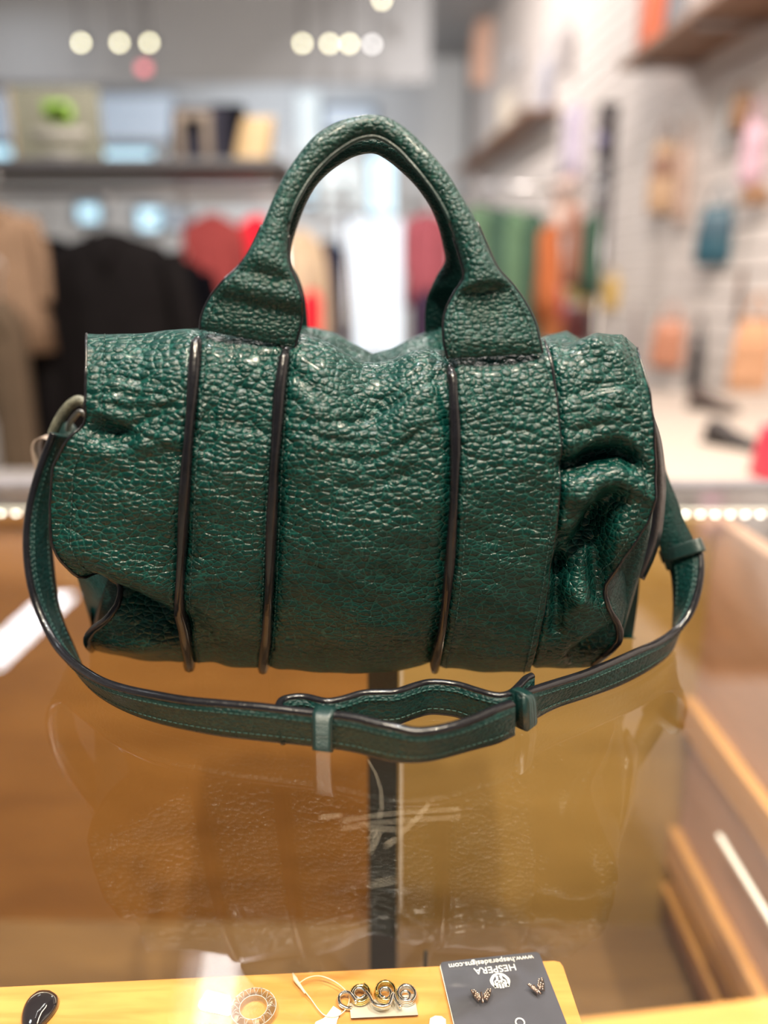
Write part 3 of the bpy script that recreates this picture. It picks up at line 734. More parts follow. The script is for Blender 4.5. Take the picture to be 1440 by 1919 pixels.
# left lower gusset fold seen past the crease
fo_ = [(166, 1100, .44), (168, 1130, .44), (176, 1160, .44), (182, 1185, .43), (190, 1205, .42)]
fi_ = [(220, 1110, .42), (222, 1135, .42), (226, 1150, .42), (226, 1180, .415), (220, 1215, .41)]
A = cr([at(*q) for q in fo_], 20); B = cr([at(*q) for q in fi_], 20)
obj('gusset_fold', loft([[Vector(b) * (1 - t) + Vector(a) * t for t in np.linspace(0, 1, 6)] for a, b in zip(A, B)], False, False), LEAF, BAG)

# handles ----------------------------------------------------------------
def handle(outer, inner, Ys, name, mat, tabpx=62, n=150, tubek=.5, labels=None):
    O = cr([(*a, y) for a, y in zip(outer, Ys)], n); I = cr([(*a, y) for a, y in zip(inner, Ys)], n)
    secs = []; cs = []
    for o, i in zip(O, I):
        a = at(o[0], o[1], o[2]); b = at(i[0], i[1], i[2]); cs.append((a, b))
    for k in range(n):
        a, b = cs[k]; c = (a + b) / 2; hw = (a - b) / 2
        c0 = (cs[max(k - 1, 0)][0] + cs[max(k - 1, 0)][1]) / 2; c1 = (cs[min(k + 1, n - 1)][0] + cs[min(k + 1, n - 1)][1]) / 2
        t = (c1 - c0).normalized(); nn = hw.cross(t).normalized()
        wpx = math.hypot(O[k][0] - I[k][0], O[k][1] - I[k][1])
        u = min(1, max(0, (wpx - 54) / (tabpx))) ; th = hw.length * (1 - u) + .0024 * u; th = max(.0024, min(th, .0066)); e_ = min(k, n - 1 - k); th = th * min(1, .3 + e_ / 8) if name == 'front_handle' else th
        ex = 1.0 - .35 * u
        sec = []
        for j in range(26):
            A_ = 2 * math.pi * j / 26; ca, sa = math.cos(A_), math.sin(A_)
            sec.append(c + hw * (abs(ca) ** ex * (1 if ca >= 0 else -1)) + nn * (th * abs(sa) ** (1 if u < .5 else .8) * (1 if sa >= 0 else -1)))
        secs.append(sec)
    o = obj(name, loft(secs), mat, BAG)
    return o, cs
outer = [(376, 618), (377, 600), (383, 580), (396, 555), (418, 528), (445, 503), (466, 474), (482, 443), (496, 412), (511, 376), (530, 335), (553, 300), (585, 260), (624, 233), (665, 219), (700, 215), (735, 224), (772, 250), (810, 289), (841, 327), (868, 371), (893, 415), (913, 460), (933, 503), (962, 535), (985, 568), (1003, 605), (1012, 640), (1017, 662)]
inner = [(553, 652), (557, 632), (563, 610), (566, 588), (565, 562), (556, 532), (543, 500), (540, 466), (543, 430), (553, 396), (570, 362), (590, 332), (618, 302), (645, 281), (672, 266), (700, 261), (722, 268), (748, 287), (778, 320), (808, 358), (832, 398), (850, 442), (864, 486), (870, 520), (853, 548), (838, 578), (832, 605), (833, 640), (840, 672)]
Ys = [.3750, .3752, .3755, .3760, .373, .375, .377, .380, .382, .384, .387, .390, .393, .396, .398, .399, .398, .396, .392, .389, .386, .383, .380, .377, .3765, .3755, .3735, .371, .3705]
hf, hc = handle(outer, inner, Ys, 'front_handle', LEAS)
tag(hf, 'front rolled handle with flared stitched tabs')
# edge line along tabs
for rng_, side in ((range(0, 42), 1), (range(112, 150), 1), (range(0, 42), 0), (range(112, 150), 0)):
    obj('tab_edge', tube([hc[k][side] + Vector((0, .0004, 0)) for k in rng_], .0009, 6), EDGE, BAG)
# inner seam welt along the front handle
obj('handle_welt', tube([hc[k][1] + (hc[k][0] - hc[k][1]) * .05 + Vector((0, -.0035, -.0000)) for k in range(44, 110)], .0010, 6), SMOOTH, BAG)
ib = [(578, 640), (577, 605), (572, 560), (560, 520), (543, 492), (547, 460), (565, 404), (586, 359), (611, 329), (640, 307), (670, 292), (700, 288), (722, 298), (750, 320), (780, 350), (805, 386), (820, 420), (830, 460), (834, 490), (818, 518), (800, 560), (796, 605), (798, 640)]
ob = [(440, 640), (442, 600), (452, 560), (478, 515), (500, 480), (508, 445), (525, 385), (548, 338), (580, 296), (616, 270), (655, 254), (700, 250), (738, 262), (775, 290), (808, 325), (836, 368), (853, 410), (866, 455), (880, 490), (905, 525), (925, 560), (932, 605), (935, 640)]
Yb_ = [.487, .485, .482, .478, .474, .470, .462, .456, .45, .445, .441, .439, .441, .445, .45, .456, .462, .468, .474, .478, .482, .485, .487]
hb, hbc = handle(ob, ib, Yb_, 'rear_handle', LEAF, 70, 120)
tag(hb, 'rear handle in shade behind the front one')

# stitching on tabs and bands
def dashes(path, step, ln, r, bm, nrm=Vector((0, -1, 0))):
    acc = 0; P = [Vector(p) for p in path]
    for a, b in zip(P[:-1], P[1:]):
        d = (b - a).length
        if d < 1e-7: continue
        t = (b - a) / d
        while acc < d:
            s = a + t * acc; e = s + t * ln; mid = (s + e) / 2 + nrm * r * .8
            tube([s, mid, e], r, 4, False, bm); acc += step
        acc -= d
sb = bmesh.new()
for rng_ in (range(3, 38), range(118, 148)):
    for f in (.07, .93):
        dashes([hc[k][0].lerp(hc[k][1], f) + Vector((0, -.0022, 0)) for k in rng_], .0030, .0021, .00028, sb)
for s_, v0, v1, o_ in ((1.12, 1.3, 9.0, .0), (1.93, 1.3, 8.9, .0), (3.12, 1.3, 8.9, .0014), (3.94, 1.3, 9, .0014), (2.04, 1.5, 8, 0), (.16, 4, 9, 0), (4.88, 3, 9, 0)):
    vs = np.linspace(v0, v1, 180); Q, n = S(np.full_like(vs, s_), vs, o_ + .0002)
    dashes([Vector(p) for p in Q], .0030, .0021, .00025, sb)
so = obj('stitching', sb, DTHREAD, BAG); so['kind'] = 'stuff'

# ---------------------------------------------------------------- shoulder strap ribbons
SW = .0200
def ribbon(stations, n, width=SW, thick=.0042, name='strap', mat=LEAF, zb=.0012, smooth_it=3, near=True):
    """stations: (Tx,Ty,Bx,By,Y or None) ; T top edge pixel, B bottom edge pixel"""
    Bw = []; Tw = []
    for tx, ty, bx_, by, y in stations:
        b = onz(bx_, by, GZ + zb) if y is None else at(bx_, by, y)
        if b.z < GZ + zb: b = onz(bx_, by, GZ + zb)
        d = ray(tx, ty).normalized(); m = (b - CAM).dot(d); perp = (CAM + d * m - b).length
        k = math.sqrt(max(0, width ** 2 - perp ** 2)); t_ = CAM + d * (m - k)
        Bw.append(b); Tw.append(t_)
    # smooth depths of T along the ray
    ds = [(t_ - CAM).length for t_ in Tw]
    for _ in range(smooth_it):
        ds = [ds[0]] + [(ds[i - 1] + 2 * ds[i] + ds[i + 1]) / 4 for i in range(1, len(ds) - 1)] + [ds[-1]]
    Tw = [CAM + ray(s[0], s[1]).normalized() * d for s, d in zip(stations, ds)]
    T = [Vector(p) for p in cr(Tw, n)]; B = [Vector(p) for p in cr(Bw, n)]
    fr = []
    for i in range(n):
        c = (T[i] + B[i]) / 2; a = max(i - 1, 0); b = min(i + 1, n - 1)
        t = ((T[b] + B[b]) - (T[a] + B[a])).normalized(); up = (T[i] - B[i]) / 2; nn = t.cross(up).normalized()
        fr.append((c, up, nn, t))
    return fr, T, B
def ribmesh(fr, thick, name, mat, edges=True, i0=0, i1=None):
    F_ = fr[i0:i1]; h = thick / 2
    secs = [[c + up * a + nn * (b * h) for a, b in ((-.93, -1), (-.4, -1.06), (.4, -1.06), (.93, -1), (.93, 1), (.4, 1.06), (-.4, 1.06), (-.93, 1))] for c, up, nn, t in F_]
    o = obj(name, loft(secs), mat, BAG)
    if edges:
        for s in (1, -1):
            e = [[c + up * s * (.93 + .0) + up.normalized() * s * (math.sin(a) * h * .9) + nn * (math.cos(a) * h * 1.08) for a in np.linspace(-.5, math.pi + .5, 8)] for c, up, nn, t in F_]
            obj('strap_edge', loft(e), EDGE, BAG)
    return o
def strapstitch(fr, f, bm, i0=0, i1=None, sides=(1, -1), step=.0031, r=.00025):
    for sd in sides:
        for g_ in (f, -f):
            dashes([c + up * g_ + nn * sd * .0023 for c, up, nn, t in fr[i0:i1]], step, .0022, r, bm, Vector((0, 0, 0)))
left = [(99, 812, 133, 818, .452), (88, 840, 118, 862, .450), (74, 876, 108, 905, .447), (62, 915, 99, 945, .444), (53, 955, 94, 985, .440), (48, 1000, 94, 1025, .436), (49, 1045, 97, 1062, .432), (55, 1090, 101, 1100, .428), (66, 1130, 107, 1140, .424), (82, 1168, 119, 1178, .418),
        (103, 1206, 137, 1220, .411), (128, 1234, 152, 1256, None), (160, 1258, 172, 1284, None), (195, 1277, 205, 1310, None), (240, 1291, 250, 1333, None), (290, 1301, 300, 1350, None), (350, 1311, 355, 1363, None), (420, 1317, 420, 1375, None), (490, 1323, 490, 1383, None), (560, 1331, 560, 1390, None), (620, 1337, 620, 1397, None), (665, 1343, 665, 1404, None), (705, 1353, 705, 1414, None), (742, 1361, 742, 1422, None), (780, 1369, 780, 1423, None), (817, 1366, 817, 1418, None), (855, 1357, 855, 1408, None), (892, 1344, 892, 1398, None), (930, 1327, 930, 1388, None), (960, 1316, 960, 1374, None)]
frL, TL, BL = ribbon(left, 220)
ribmesh(frL, .0042, 'strap', LEAF)
right = [(972, 1300, 975, 1362, None), (1000, 1291, 1005, 1340, None), (1040, 1279, 1045, 1320, None), (1094, 1262, 1100, 1302, None), (1148, 1240, 1158, 1281, None), (1202, 1216, 1214, 1252, None), (1240, 1199, 1250, 1223, None), (1270, 1178, 1264, 1192, .428), (1294, 1150, 1267, 1152, .432), (1309, 1112, 1266, 1112, .436), (1316, 1072, 1262, 1078, .440), (1315, 1040, 1254, 1058, .443), (1305, 1010, 1243, 1030, .445)]
frR, TR, BR = ribbon(right, 130)
ribmesh(frR, .0042, 'strap', LEAF)
# tail of the strap, looped behind with its curled tip
def vert(px, py, z=.019, lean=0): p = onz(px, py, GZ + z); return p, Vector((p.x, p.y + lean, GZ + .0012))
tail = [(530, 1330), (523, 1320), (530, 1309), (550, 1304), (574, 1304), (611, 1312), (641, 1308), (679, 1297), (710, 1295), (742, 1294), (780, 1282), (810, 1276), (855, 1280), (892, 1291), (920, 1299), (941, 1301), (960, 1295), (975, 1281), (986, 1270), (998, 1264)]
TB_ = [vert(*q) for q in tail]
T = [Vector(p) for p in cr([a for a, b in TB_], 130)]; B = [Vector(p) for p in cr([b for a, b in TB_], 130)]
frT = []
for i in range(130):
    c = (T[i] + B[i]) / 2; a = max(i - 1, 0); b = min(i + 1, 129); t = ((T[b] + B[b]) - (T[a] + B[a])).normalized(); up = (T[i] - B[i]) / 2
    frT.append((c, up, t.cross(up).normalized(), t))
tag(ribmesh(frT, .0036, 'strap_tail', LEAF), 'loose strap end curling up')
sb = bmesh.new(); strapstitch(frL, .58, sb, 6, 215); strapstitch(frR, .58, sb, 12, 126); strapstitch(frT, .6, sb, 8, 122, (1, -1))
so = obj('strap_stitching', sb, THREAD, BAG); so['kind'] = 'stuff'
# keepers
def keeper(fr, px0, px1, ex, thn, name='strap_keeper', mat=SMOOTH, off=0, byrow=False):
    idx = [i for i, f in enumerate(fr) if px0 <= proj(f[0])[1 if byrow else 0] <= px1]
    secs = []
    i0, i1 = idx[0], idx[-1]
    for q in np.linspace(i0, i1, 10):
        c, up, nn, t = fr[int(round(q))]; L_ = up.length + ex
        u = up.normalized(); c = c + nn * off
        secs.append([c + u * (math.copysign(abs(math.cos(a)) ** .4, math.cos(a)) * L_) + nn * (math.copysign(abs(math.sin(a)) ** .5, math.sin(a)) * thn) for a in np.linspace(0, 2 * math.pi, 25)[:-1]])
    return obj(name, loft(secs), mat, BAG)
keeper([f for f in frL if f[0].z < GZ + .03], 582, 628, .0022, .0042)
keeper(frR, 958, 988, .0014, .0060, off=.0)
keeper(frR, 1008, 1046, .0028, .0048, byrow=True)
kb = [(540, 1345, 556, 1392), (575, 1350, 592, 1405), (620, 1350, 625, 1407), (648, 1350, 652, 1402)]
# strap anchor tab on right end
anc = [(1243, 868, 1232, 880), (1254, 900, 1229, 915), (1268, 935, 1230, 955), (1282, 975, 1232, 1000), (1298, 1008, 1240, 1035), (1312, 1045, 1250, 1068)]
A = cr([at(a, b, .447 - .0 * i) for i, (a, b, c, d) in enumerate(anc)], 24); B = cr([at(c, d, .440) for a, b, c, d in anc], 24)
secs = []
for a, b in zip(A, B):
    a = Vector(a); b = Vector(b); nn = Vector((0, .0016, 0)); secs.append([a - nn, a + nn, b + nn, b - nn])
obj('anchor_tab', loft(secs), LEAF, BAG)
at_ = at(1240, 874, .445)
obj('anchor_loop', tube(cr([(.138, .445, GZ + .118), at_ + Vector((-.006, 0, .004)), at_ + Vector((0, 0, -.002)), at_ + Vector((-.006, .002, -.012)), (.138, .447, GZ + .100)], 24), .0028, 8), LEAF, BAG)
# left hardware: leather loop, ring, tag
ring = [(160, 756), (148, 750), (134, 757), (122, 770), (112, 785), (104, 800), (98, 815)]
obj('loop_ring', tube(cr([at(x, y, .445) for x, y in ring], 30), .0030, 10, rfun=lambda u: 1), plain('aged_beige_leather', (.075, .075, .055), .5, noise=.5, nscale=260, bump=.6, bscale=900), BAG)
ring2 = [(160, 778), (150, 772), (138, 783), (130, 796), (128, 808)]
obj('loop_ring', tube(cr([at(x, y, .450) for x, y in ring2], 20), .0016, 8), plain('aged_nickel', (.30, .28, .24), .3, .9), BAG)
la = [(103, 800, 128, 790), (100, 818, 138, 800), (96, 835, 150, 822), (92, 850, 150, 850)]
A = cr([at(a, b, .462) for a, b, c, d in la], 12); B = cr([at(c, d, .455) for a, b, c, d in la], 12)
obj('anchor_tab', loft([[Vector(a), Vector(a) + Vector((0, .003, 0)), Vector(b) + Vector((0, .003, 0)), Vector(b)] for a, b in zip(A, B)]), SMOOTH, BAG)
tg = [(97, 822), (84, 818), (72, 824), (67, 838), (69, 856), (73, 874), (76, 882)]
A = [at(x, y, .470) for x, y in tg]; A = [Vector(p) for p in cr(A, 24)]
obj('end_loop', loft([[p + Vector((-.0007, -.005, 0)), p + Vector((.0007, -.005, 0)), p + Vector((.0007, .006, 0)), p + Vector((-.0007, .006, 0))] for p in A]), plain('tan_underside', (.22, .17, .14), .5), BAG)
obj('zip_tape', tube([Vector(p) for p in S(np.linspace(.3, 4.7, 60), np.full(60, 11.2), .0003)[0]], .0022, 6), LINING, BAG)

# ================================================================== BACKGROUND
def fabric(name, col, rough=.85): return plain(name, col, rough, noise=.12, nscale=14, spec=.05)
def garment(label, px, row, Y, wd, length, mat, yaw=0., sleeves=True, group=None, cat='coat', name='coat', dep=.13, flare=1.15, seed=0):
    p = at(px, row, Y); t = thing(name, label, cat, (p.x, p.y, p.z - length), yaw, group)
    rr_ = random.Random(seed + int(px)); ph = [rr_.uniform(0, 6) for _ in range(4)]
    h = length; secs = []
    prof = [(0, .10, .30), (.015, .30, .6), (.04, .72, .8), (.09, .95, 1), (.2, .93, 1), (.4, .90, 1), (.7, .98 * (1 + (flare - 1) * .5), 1.05), (1.0, flare, 1.1)]
    for u, a, b in prof:
        z = h * (1 - u); sec = []
        for j in range(40):
            A_ = 2 * math.pi * j / 40; k = 1 + (.05 + .09 * u) * math.sin(7 * A_ + ph[0]) + .04 * math.sin(11 * A_ + ph[1])
            sec.append(Vector((math.cos(A_) * wd / 2 * a * (1 + .02 * math.sin(9 * A_)), math.sin(A_) * dep * .5 * b * k, z)))
        secs.append(sec)
    def add(n_, bm_, m_): 
        o = obj(n_, bm_, m_, None); o.parent = t; return o
    add('body', loft(secs), mat)
    if sleeves:
        for s in (-1, 1):
            pts = [(s * wd * .40, 0, h * .93), (s * wd * .47, -.01, h * .84), (s * wd * .52, -.02, h * .7), (s * wd * .53, -.03, h * .5), (s * wd * .52, -.03, h * .36)]
            add('sleeve', tube(cr(pts, 14), wd * .115, 12, rfun=lambda u: 1 - .25 * u), mat)
    add('collar', tube([(-wd * .13, -.02, h * .985), (-wd * .08, -dep * .4, h * .96), (0, -dep * .52, h * .90), (wd * .08, -dep * .4, h * .96), (wd * .13, -.02, h * .985)], .014, 8), mat)
    add('hanger_hook', tube(cr([(0, 0, h), (0, 0, h + .05), (.015, 0, h + .085), (.0, 0, h + .105), (-.018, 0, h + .09)], 14), .003, 6), STEEL)
    return t
def rack(label, Y, x0, x1, z, shelf=True):
    t = thing('clothes_rack', label, 'clothes rack', ((x0 + x1) / 2, Y, 0))
    obj('rail', tube([(x0, Y, z), (x1, Y, z)], .014, 10), STEEL, t)
    for x in (x0 + .03, x1 - .03):
        obj('upright', tube([(x, Y, 0), (x, Y, z + .06)], .014, 10), STEEL, t)
        obj('foot', bx(x - .02, x + .02, Y - .25, Y + .25, 0, .03, .004), STEEL, t)
    if shelf: obj('top_shelf', bx(x0, x1, Y - .2, Y + .2, z + .05, z + .075, .003), plain('dark_shelf', (.05, .05, .06), .5), t)
    return t
RY = 2.7
zr = at(100, 362, RY).z
rx0, rx1 = -2.4, at(545, 330, RY).x
rack('dark topped clothes rack with steel rail behind the bag, left side', RY, rx0, rx1, zr)
BLK = fabric('black_wool', (.0025, .0025, .0045), .95); BRN = fabric('dark_brown_wool', (.006, .005, .0055)); TAN = fabric('tan_wool', (.17, .11, .075))
NAVY = fabric('navy_cloth', (.008, .014, .04)); CORAL = fabric('coral_red_cloth', (.24, .045, .045)); REDC = fabric('bright_red_cloth', (.70, .02, .04))
BEIGE = fabric('beige_cloth', (.55, .42, .30)); PINK = fabric('rose_pink_cloth', (.32, .085, .11)); SAGE = fabric('sage_green_cloth', (.085, .145, .09)); SAGD = fabric('deep_sage_cloth', (.04, .075, .055))
RUST = fabric('rust_cloth', (.33, .10, .04)); GREYC = fabric('grey_cloth', (.22, .22, .24)); CREAM = fabric('cream_cloth', (.65, .58, .48)); PEACH = fabric('peach_cloth', (.55, .30, .18))
g1 = 'coats on the left clothes rack'
garment('tan brown coat hanging at the far left end of the rack', -8, 392, 2.45, .22, .42, TAN, R(15), group=g1)
garment('long brown dress hanging under the tan coat at left', 0, 560, 2.2, .12, .9, fabric('mid_brown_wool', (.07, .05, .035)), R(20), False, g1, 'dress', 'dress')
garment('black jacket hanging on the rack just right of the tan coat', 90, 445, 2.74, .40, .95, BLK, R(8), group=g1)
garment('dark brown coat in the middle of the rack, widest one', 205, 432, 2.56, .44, 1.1, BRN, R(0), group=g1)
garment('black coat hanging behind the right side of the dark brown coat', 300, 470, 2.76, .34, 1.1, BLK, R(8), group=g1)
garment('navy black jacket at the right end of the left rack', 345, 520, 2.93, .3, 1.0, NAVY, R(5), group=g1)
r2y = 4.0; z2 = at(400, 372, r2y).z
rack('steel clothes rack holding the red garments behind the handle', r2y, at(330, 372, r2y).x, at(660, 372, r2y).x, z2, False)
g2 = 'garments on the second rack'
garment('coral red cardigan hanging left of the bag handle', 398, 400, 3.95, .26, .80, CORAL, R(10), group=g2, cat='cardigan', name='cardigan', flare=1.25)
garment('bright red blouse peeking out left of the handle base', 478, 405, 4.1, .16, .5, REDC, R(50), False, g2, 'blouse', 'blouse')
garment('beige coat seen through the handle opening', 560, 430, 4.0, .24, .9, BEIGE, R(30), True, g2)
garment('navy jacket seen through the handle, right of beige coat', 618, 450, 4.22, .20, .95, NAVY, R(10), True, g2)
garment('bright red skirt seen low in the handle opening', 583, 545, 3.9, .10, .5, REDC, R(20), False, g2, 'skirt', 'skirt')
r3y = 4.6; z3 = at(800, 385, r3y).z
rack('steel clothes rack right of the doorway with pink clothing', r3y, at(765, 385, r3y).x, at(890, 385, r3y).x + .1, z3, False)
garment('rose pink cardigan hanging right of the bright doorway', 800, 400, 4.55, .22, .5, PINK, R(10), True, 'garments on the third rack', 'cardigan', 'cardigan')
garment('dark purple skirt hanging beneath the pink cardigan', 803, 545, 4.5, .20, .5, fabric('plum_cloth', (.05, .03, .06)), 0, False, 'garments on the third rack', 'skirt', 'skirt')
r4y = 3.4; z4 = at(950, 352, r4y).z
rack('steel clothes rack with sage green dresses at the slatted wall', r4y, at(868, 352, r4y).x, at(1150, 352, r4y).x, z4, False)
for i, (px, lab, m) in enumerate(((893, 'pale sage dress nearest the right leg of the bag handle', SAGE), (930, 'deep sage dress second from the bag handle', SAGD), (962, 'sage green dress with lighter folds, third from the handle', SAGE), (996, 'dark green dress at the right end of the green row', SAGD))):
    garment(lab, px, 385 + 4 * i, 3.35 - .02 * i, .12, .95, m, R(20), False, 'green dresses on the right rack', 'dress', 'dress', .16)
garment('multicoloured rust patterned blouse right of the green dresses', 1030, 425, 3.2, .08, .35, RUST, R(15), True, None, 'blouse', 'blouse')
garment('rust brown long scarf dress next to the dark rack', 1078, 390, 3.25, .05, .30, fabric('rust_brown_cloth', (.30, .14, .10)), 0, False, None, 'dress', 'dress')
garment('dark green trousers hanging under the mirror rack', 1112, 405, 3.2, .08, .3, SAGD, 0, False, None, 'trousers', 'trousers')

# sign on the rack shelf
c = at(108, 238, 2.6); zs = zr + .075
t = thing('shelf_sign', 'greenish grey shop sign with a lime logo and white lettering, on a stand', 'sign', (c.x, c.y, zs))
wv = .135; hb_ = at(108, 318, 2.6).z; ht_ = at(108, 163, 2.6).z
obj('board', bx(c.x - wv, c.x + wv, c.y, c.y + .012, hb_, ht_, .002), plain('sign_grey_green', (.13, .13, .10), .6), t)
obj('left_rim', bx(c.x - wv - .012, c.x - wv, c.y, c.y + .02, hb_, ht_, .002), plain('sign_tan_edge', (.26, .20, .14), .6), t)
b = bmesh.new(); lp_ = at(108, 206, 2.595); box(b, lp_.x - .045, lp_.x + .03, lp_.y, lp_.y + .004, lp_.z - .018, lp_.z + .024); box(b, lp_.x - .02, lp_.x + .045, lp_.y, lp_.y + .004, lp_.z - .034, lp_.z + .012)
obj('lime_logo', b, plain('lime_green', (.18, .34, .03), .5), t)
for rw_, ww, hh in ((252, .085, .016), (286, .06, .006), (298, .05, .006)):
    q = at(112, rw_, 2.595); obj('lettering', bx(q.x - ww, q.x + ww, q.y, q.y + .003, q.z - hh, q.z + hh), plain('sign_letter_white', (.24, .23, .21), .6), t)
obj('stand', tube([(c.x, c.y + .02, hb_ + .02), (c.x, c.y + .03, zs + .01)], .02, 10), STEEL, t)
obj('stand_base', tube([(c.x, c.y + .03, zs), (c.x, c.y + .03, zs + .012)], .06, 16), STEEL, t)

# bags on top of the rack
def tote(label, x0, y0, x1, y1, Y, mat, trim=None, tilt=0, name='tote_bag', cat='bag', zbase=None, dep=.12, handle=True, lean=0):
    a = at(x0, y1, Y); b = at(x1, y0, Y); cx = (a.x + b.x) / 2; wd = b.x - a.x; z0 = a.z if zbase is None else zbase; h = b.z - z0
    t = thing(name, label, cat, (cx, Y, z0), tilt)
    def add(n_, bm_, m_, sm=True): o = obj(n_, bm_, m_, None, sm); o.parent = t; return o
    secs = []
    for u, k in ((0, .96), (.05, 1), (.5, 1.0), (.9, .92), (1, .9)):
        secs.append([(x * wd / 2 * k + lean * u, y * dep / 2 * (1 - .45 * u), u * h) for x, y in ((-1, -.7), (-.9, -1), (0, -1.08), (.9, -1), (1, -.7), (1, .7), (.9, 1), (0, 1.08), (-.9, 1), (-1, .7))])
    add('body', loft(secs), mat)
    if trim:
        add('trim', bx(-wd * .36, -wd * .22, -dep * .62, -dep * .5, h * .02, h * .86, .004), trim)
        add('trim', bx(wd * .10, wd * .25, -dep * .62, -dep * .5, h * .02, h * .86, .004), trim)
        add('trim', bx(-wd * .36, wd * .25, -dep * .60, -dep * .4, h * .74, h * .9, .004), trim)
    if handle:
        add('handle', tube(cr([(-wd * .22 + lean, 0, h * .97), (-wd * .18 + lean, 0, h * 1.12), (0 + lean, 0, h * 1.2), (wd * .18 + lean, 0, h * 1.12), (wd * .22 + lean, 0, h * .97)], 18), .008, 8), trim or mat)
    return t
TANT = plain('tan_trim', (.14, .11, .09), .6)
tote('black tote bag with tan frame trim standing on the rack shelf', 328, 205, 430, 320, 2.7, fabric('black_canvas', (.02, .02, .03)), TANT, 0, zbase=zs, handle=False)
tote('black bag behind the tan trimmed tote on the rack shelf', 400, 200, 462, 320, 2.8, BLK, None, 0, zbase=zs, handle=False)
tote('tan leather pouch leaning right of the black bags on the shelf', 440, 222, 500, 320, 2.65, plain('sandy_leather', (.36, .25, .13), .5), None, 0, 'pouch', 'bag', zs, .08, False, .03)

# right side: wall shelves and goods ------------------------------------
SHELFW = wood('walnut_shelf', (.20, .105, .06), (.28, .15, .09), 1, 6, .5)
def wpt(px, py, off=0):
    """point on the slat wall plane seen at px,py"""
    d = ray(px, py); # x = 1.93-.1*Y - off
    a = 1.60 + .33 - off; s = a / (d.x + .1 * d.y); return CAM + d * s
def shelf(label, pa, pb, dep, th=.03):
    """pa,pb wall-side far and near px of the underside front edge"""
    A_ = wpt(*pa, dep); B_ = wpt(*pb, dep); z = (A_.z + B_.z) / 2
    t = thing('wall_shelf', label, 'shelf', (A_ + B_) / 2)
    bm = bmesh.new(); r = []
    for zz in (z, z + th):
        r.append([(A_.x, A_.y, zz), (B_.x, B_.y, zz), (wallx(B_.y), B_.y, zz), (wallx(A_.y), A_.y, zz)])
    obj('board', loft(r), SHELFW, t, False)
    for f in (.12, .5, .88):
        y = A_.y + (B_.y - A_.y) * f
        obj('bracket', bx(wallx(y) - dep * .9, wallx(y) - .001, y - .01, y + .01, z - .03, z - .001, .002), STEEL, t)
    return A_, B_, z + th
sA, sB, sz = shelf('walnut brown wall shelf at top right corner', (1158, 130), (1500, -110), .34)
s2A, s2B, s2z = shelf('thin brown wall shelf further back, above the green dresses', (845, 320), (985, 222), .26)
p = wpt(1222, 40, .2); q = Vector((p.x, p.y, sz))
t = thing('book_box', 'orange red box standing on the top right shelf', 'box', q)
obj('carton', bx(q.x - .05, q.x + .05, q.y - .07, q.y + .07, sz, sz + .42, .004), plain('orange_red_card', (.55, .13, .06), .6), t)
obj('lid', bx(q.x - .053, q.x + .053, q.y - .073, q.y + .073, sz + .42, sz + .45, .004), plain('dark_red_card', (.30, .06, .04), .6), t)
p = wpt(1290, 20, .15)
tote('grey fabric bag standing on the top right shelf', 1252, -70, 1292, 20, p.y, GREYC, None, 0, zbase=sz)
def hang(label, x0, y0, x1, y1, mat, off=.06, name='hanging_bag', cat='bag', kind='bag', mat2=None):
    p = wpt((x0 + x1) / 2, (y0 + y1) / 2, off); Y = p.y; a = at(x0, y1, Y); b = at(x1, y0, Y); wd = (b.x - a.x) * 1.2; h = b.z - a.z
    t = thing(name, label, cat, (p.x, Y, a.z), R(-25))
    def add(n_, bm_, m_, sm=True): o = obj(n_, bm_, m_, None, sm); o.parent = t; return o
    secs = []
    for u, k, dd in ((0, .8, .3), (.06, .97, .8), (.4, 1.0, 1), (.75, .88, .8), (.96, .72, .5), (1, .6, .3)):
        secs.append([(math.cos(A_) * wd / 2 * k * (1 + .04 * math.sin(5 * A_)), math.sin(A_) * .035 * dd, u * h) for A_ in np.linspace(0, 2 * math.pi, 21)[:-1]])
    add('body', loft(secs), mat)
    add('flap', loft([[(x * wd * .42, -.036 - .004 * (1 - abs(x)), h * .8), (x * wd * .40, -.040, h * .5 + abs(x) * .05 * h), (x * wd * .40, -.037, h * .48 + abs(x) * .05 * h)] for x in np.linspace(-1, 1, 9)], False, False), mat2 or mat)
    add('strap', tube(cr([(-wd * .3, 0, h * .95), (-wd * .15, 0, h * 1.18), (0, 0, h * 1.32), (wd * .15, 0, h * 1.18), (wd * .3, 0, h * .95)], 16), .006, 6), mat2 or mat)
    add('hook', tube([(0, 0, h * 1.31), (0, .05, h * 1.33)], .004, 6), STEEL)
    return t
hang('sand beige slouchy bag hanging on the slatted wall', 1215, 265, 1272, 400, plain('sand_leather', (.46, .30, .19), .6), mat2=plain('brown_strap', (.24, .13, .09), .6))
hang('taupe bag hanging just right of the sand beige bag', 1262, 270, 1300, 420, plain('taupe_leather', (.40, .28, .23), .6))
hang('dark teal pouch hanging alone on the slatted wall', 1306, 385, 1376, 498, plain('teal_leather', (.018, .075, .11), .45), mat2=plain('grey_teal_flap', (.05, .10, .14), .5))
hang('lilac garment bag hanging at the right edge', 1385, 225, 1438, 350, plain('lilac_cloth', (.50, .33, .40), .8))
hang('brown coiled belt bag hanging above the teal pouch', 1368, 178, 1412, 245, plain('brown_leather', (.24, .13, .07), .5))
hang('grey scarf hanging left of the brown belt bag', 1345, 205, 1368, 290, plain('grey_scarf_cloth', (.30, .31, .32), .8), name='hanging_scarf', cat='scarf')
hang('orange print hanging high on the wall near the bulkhead', 885, 35, 930, 160, plain('faded_orange_cloth', (.72, .45, .34), .8), name='hanging_scarf', cat='scarf')
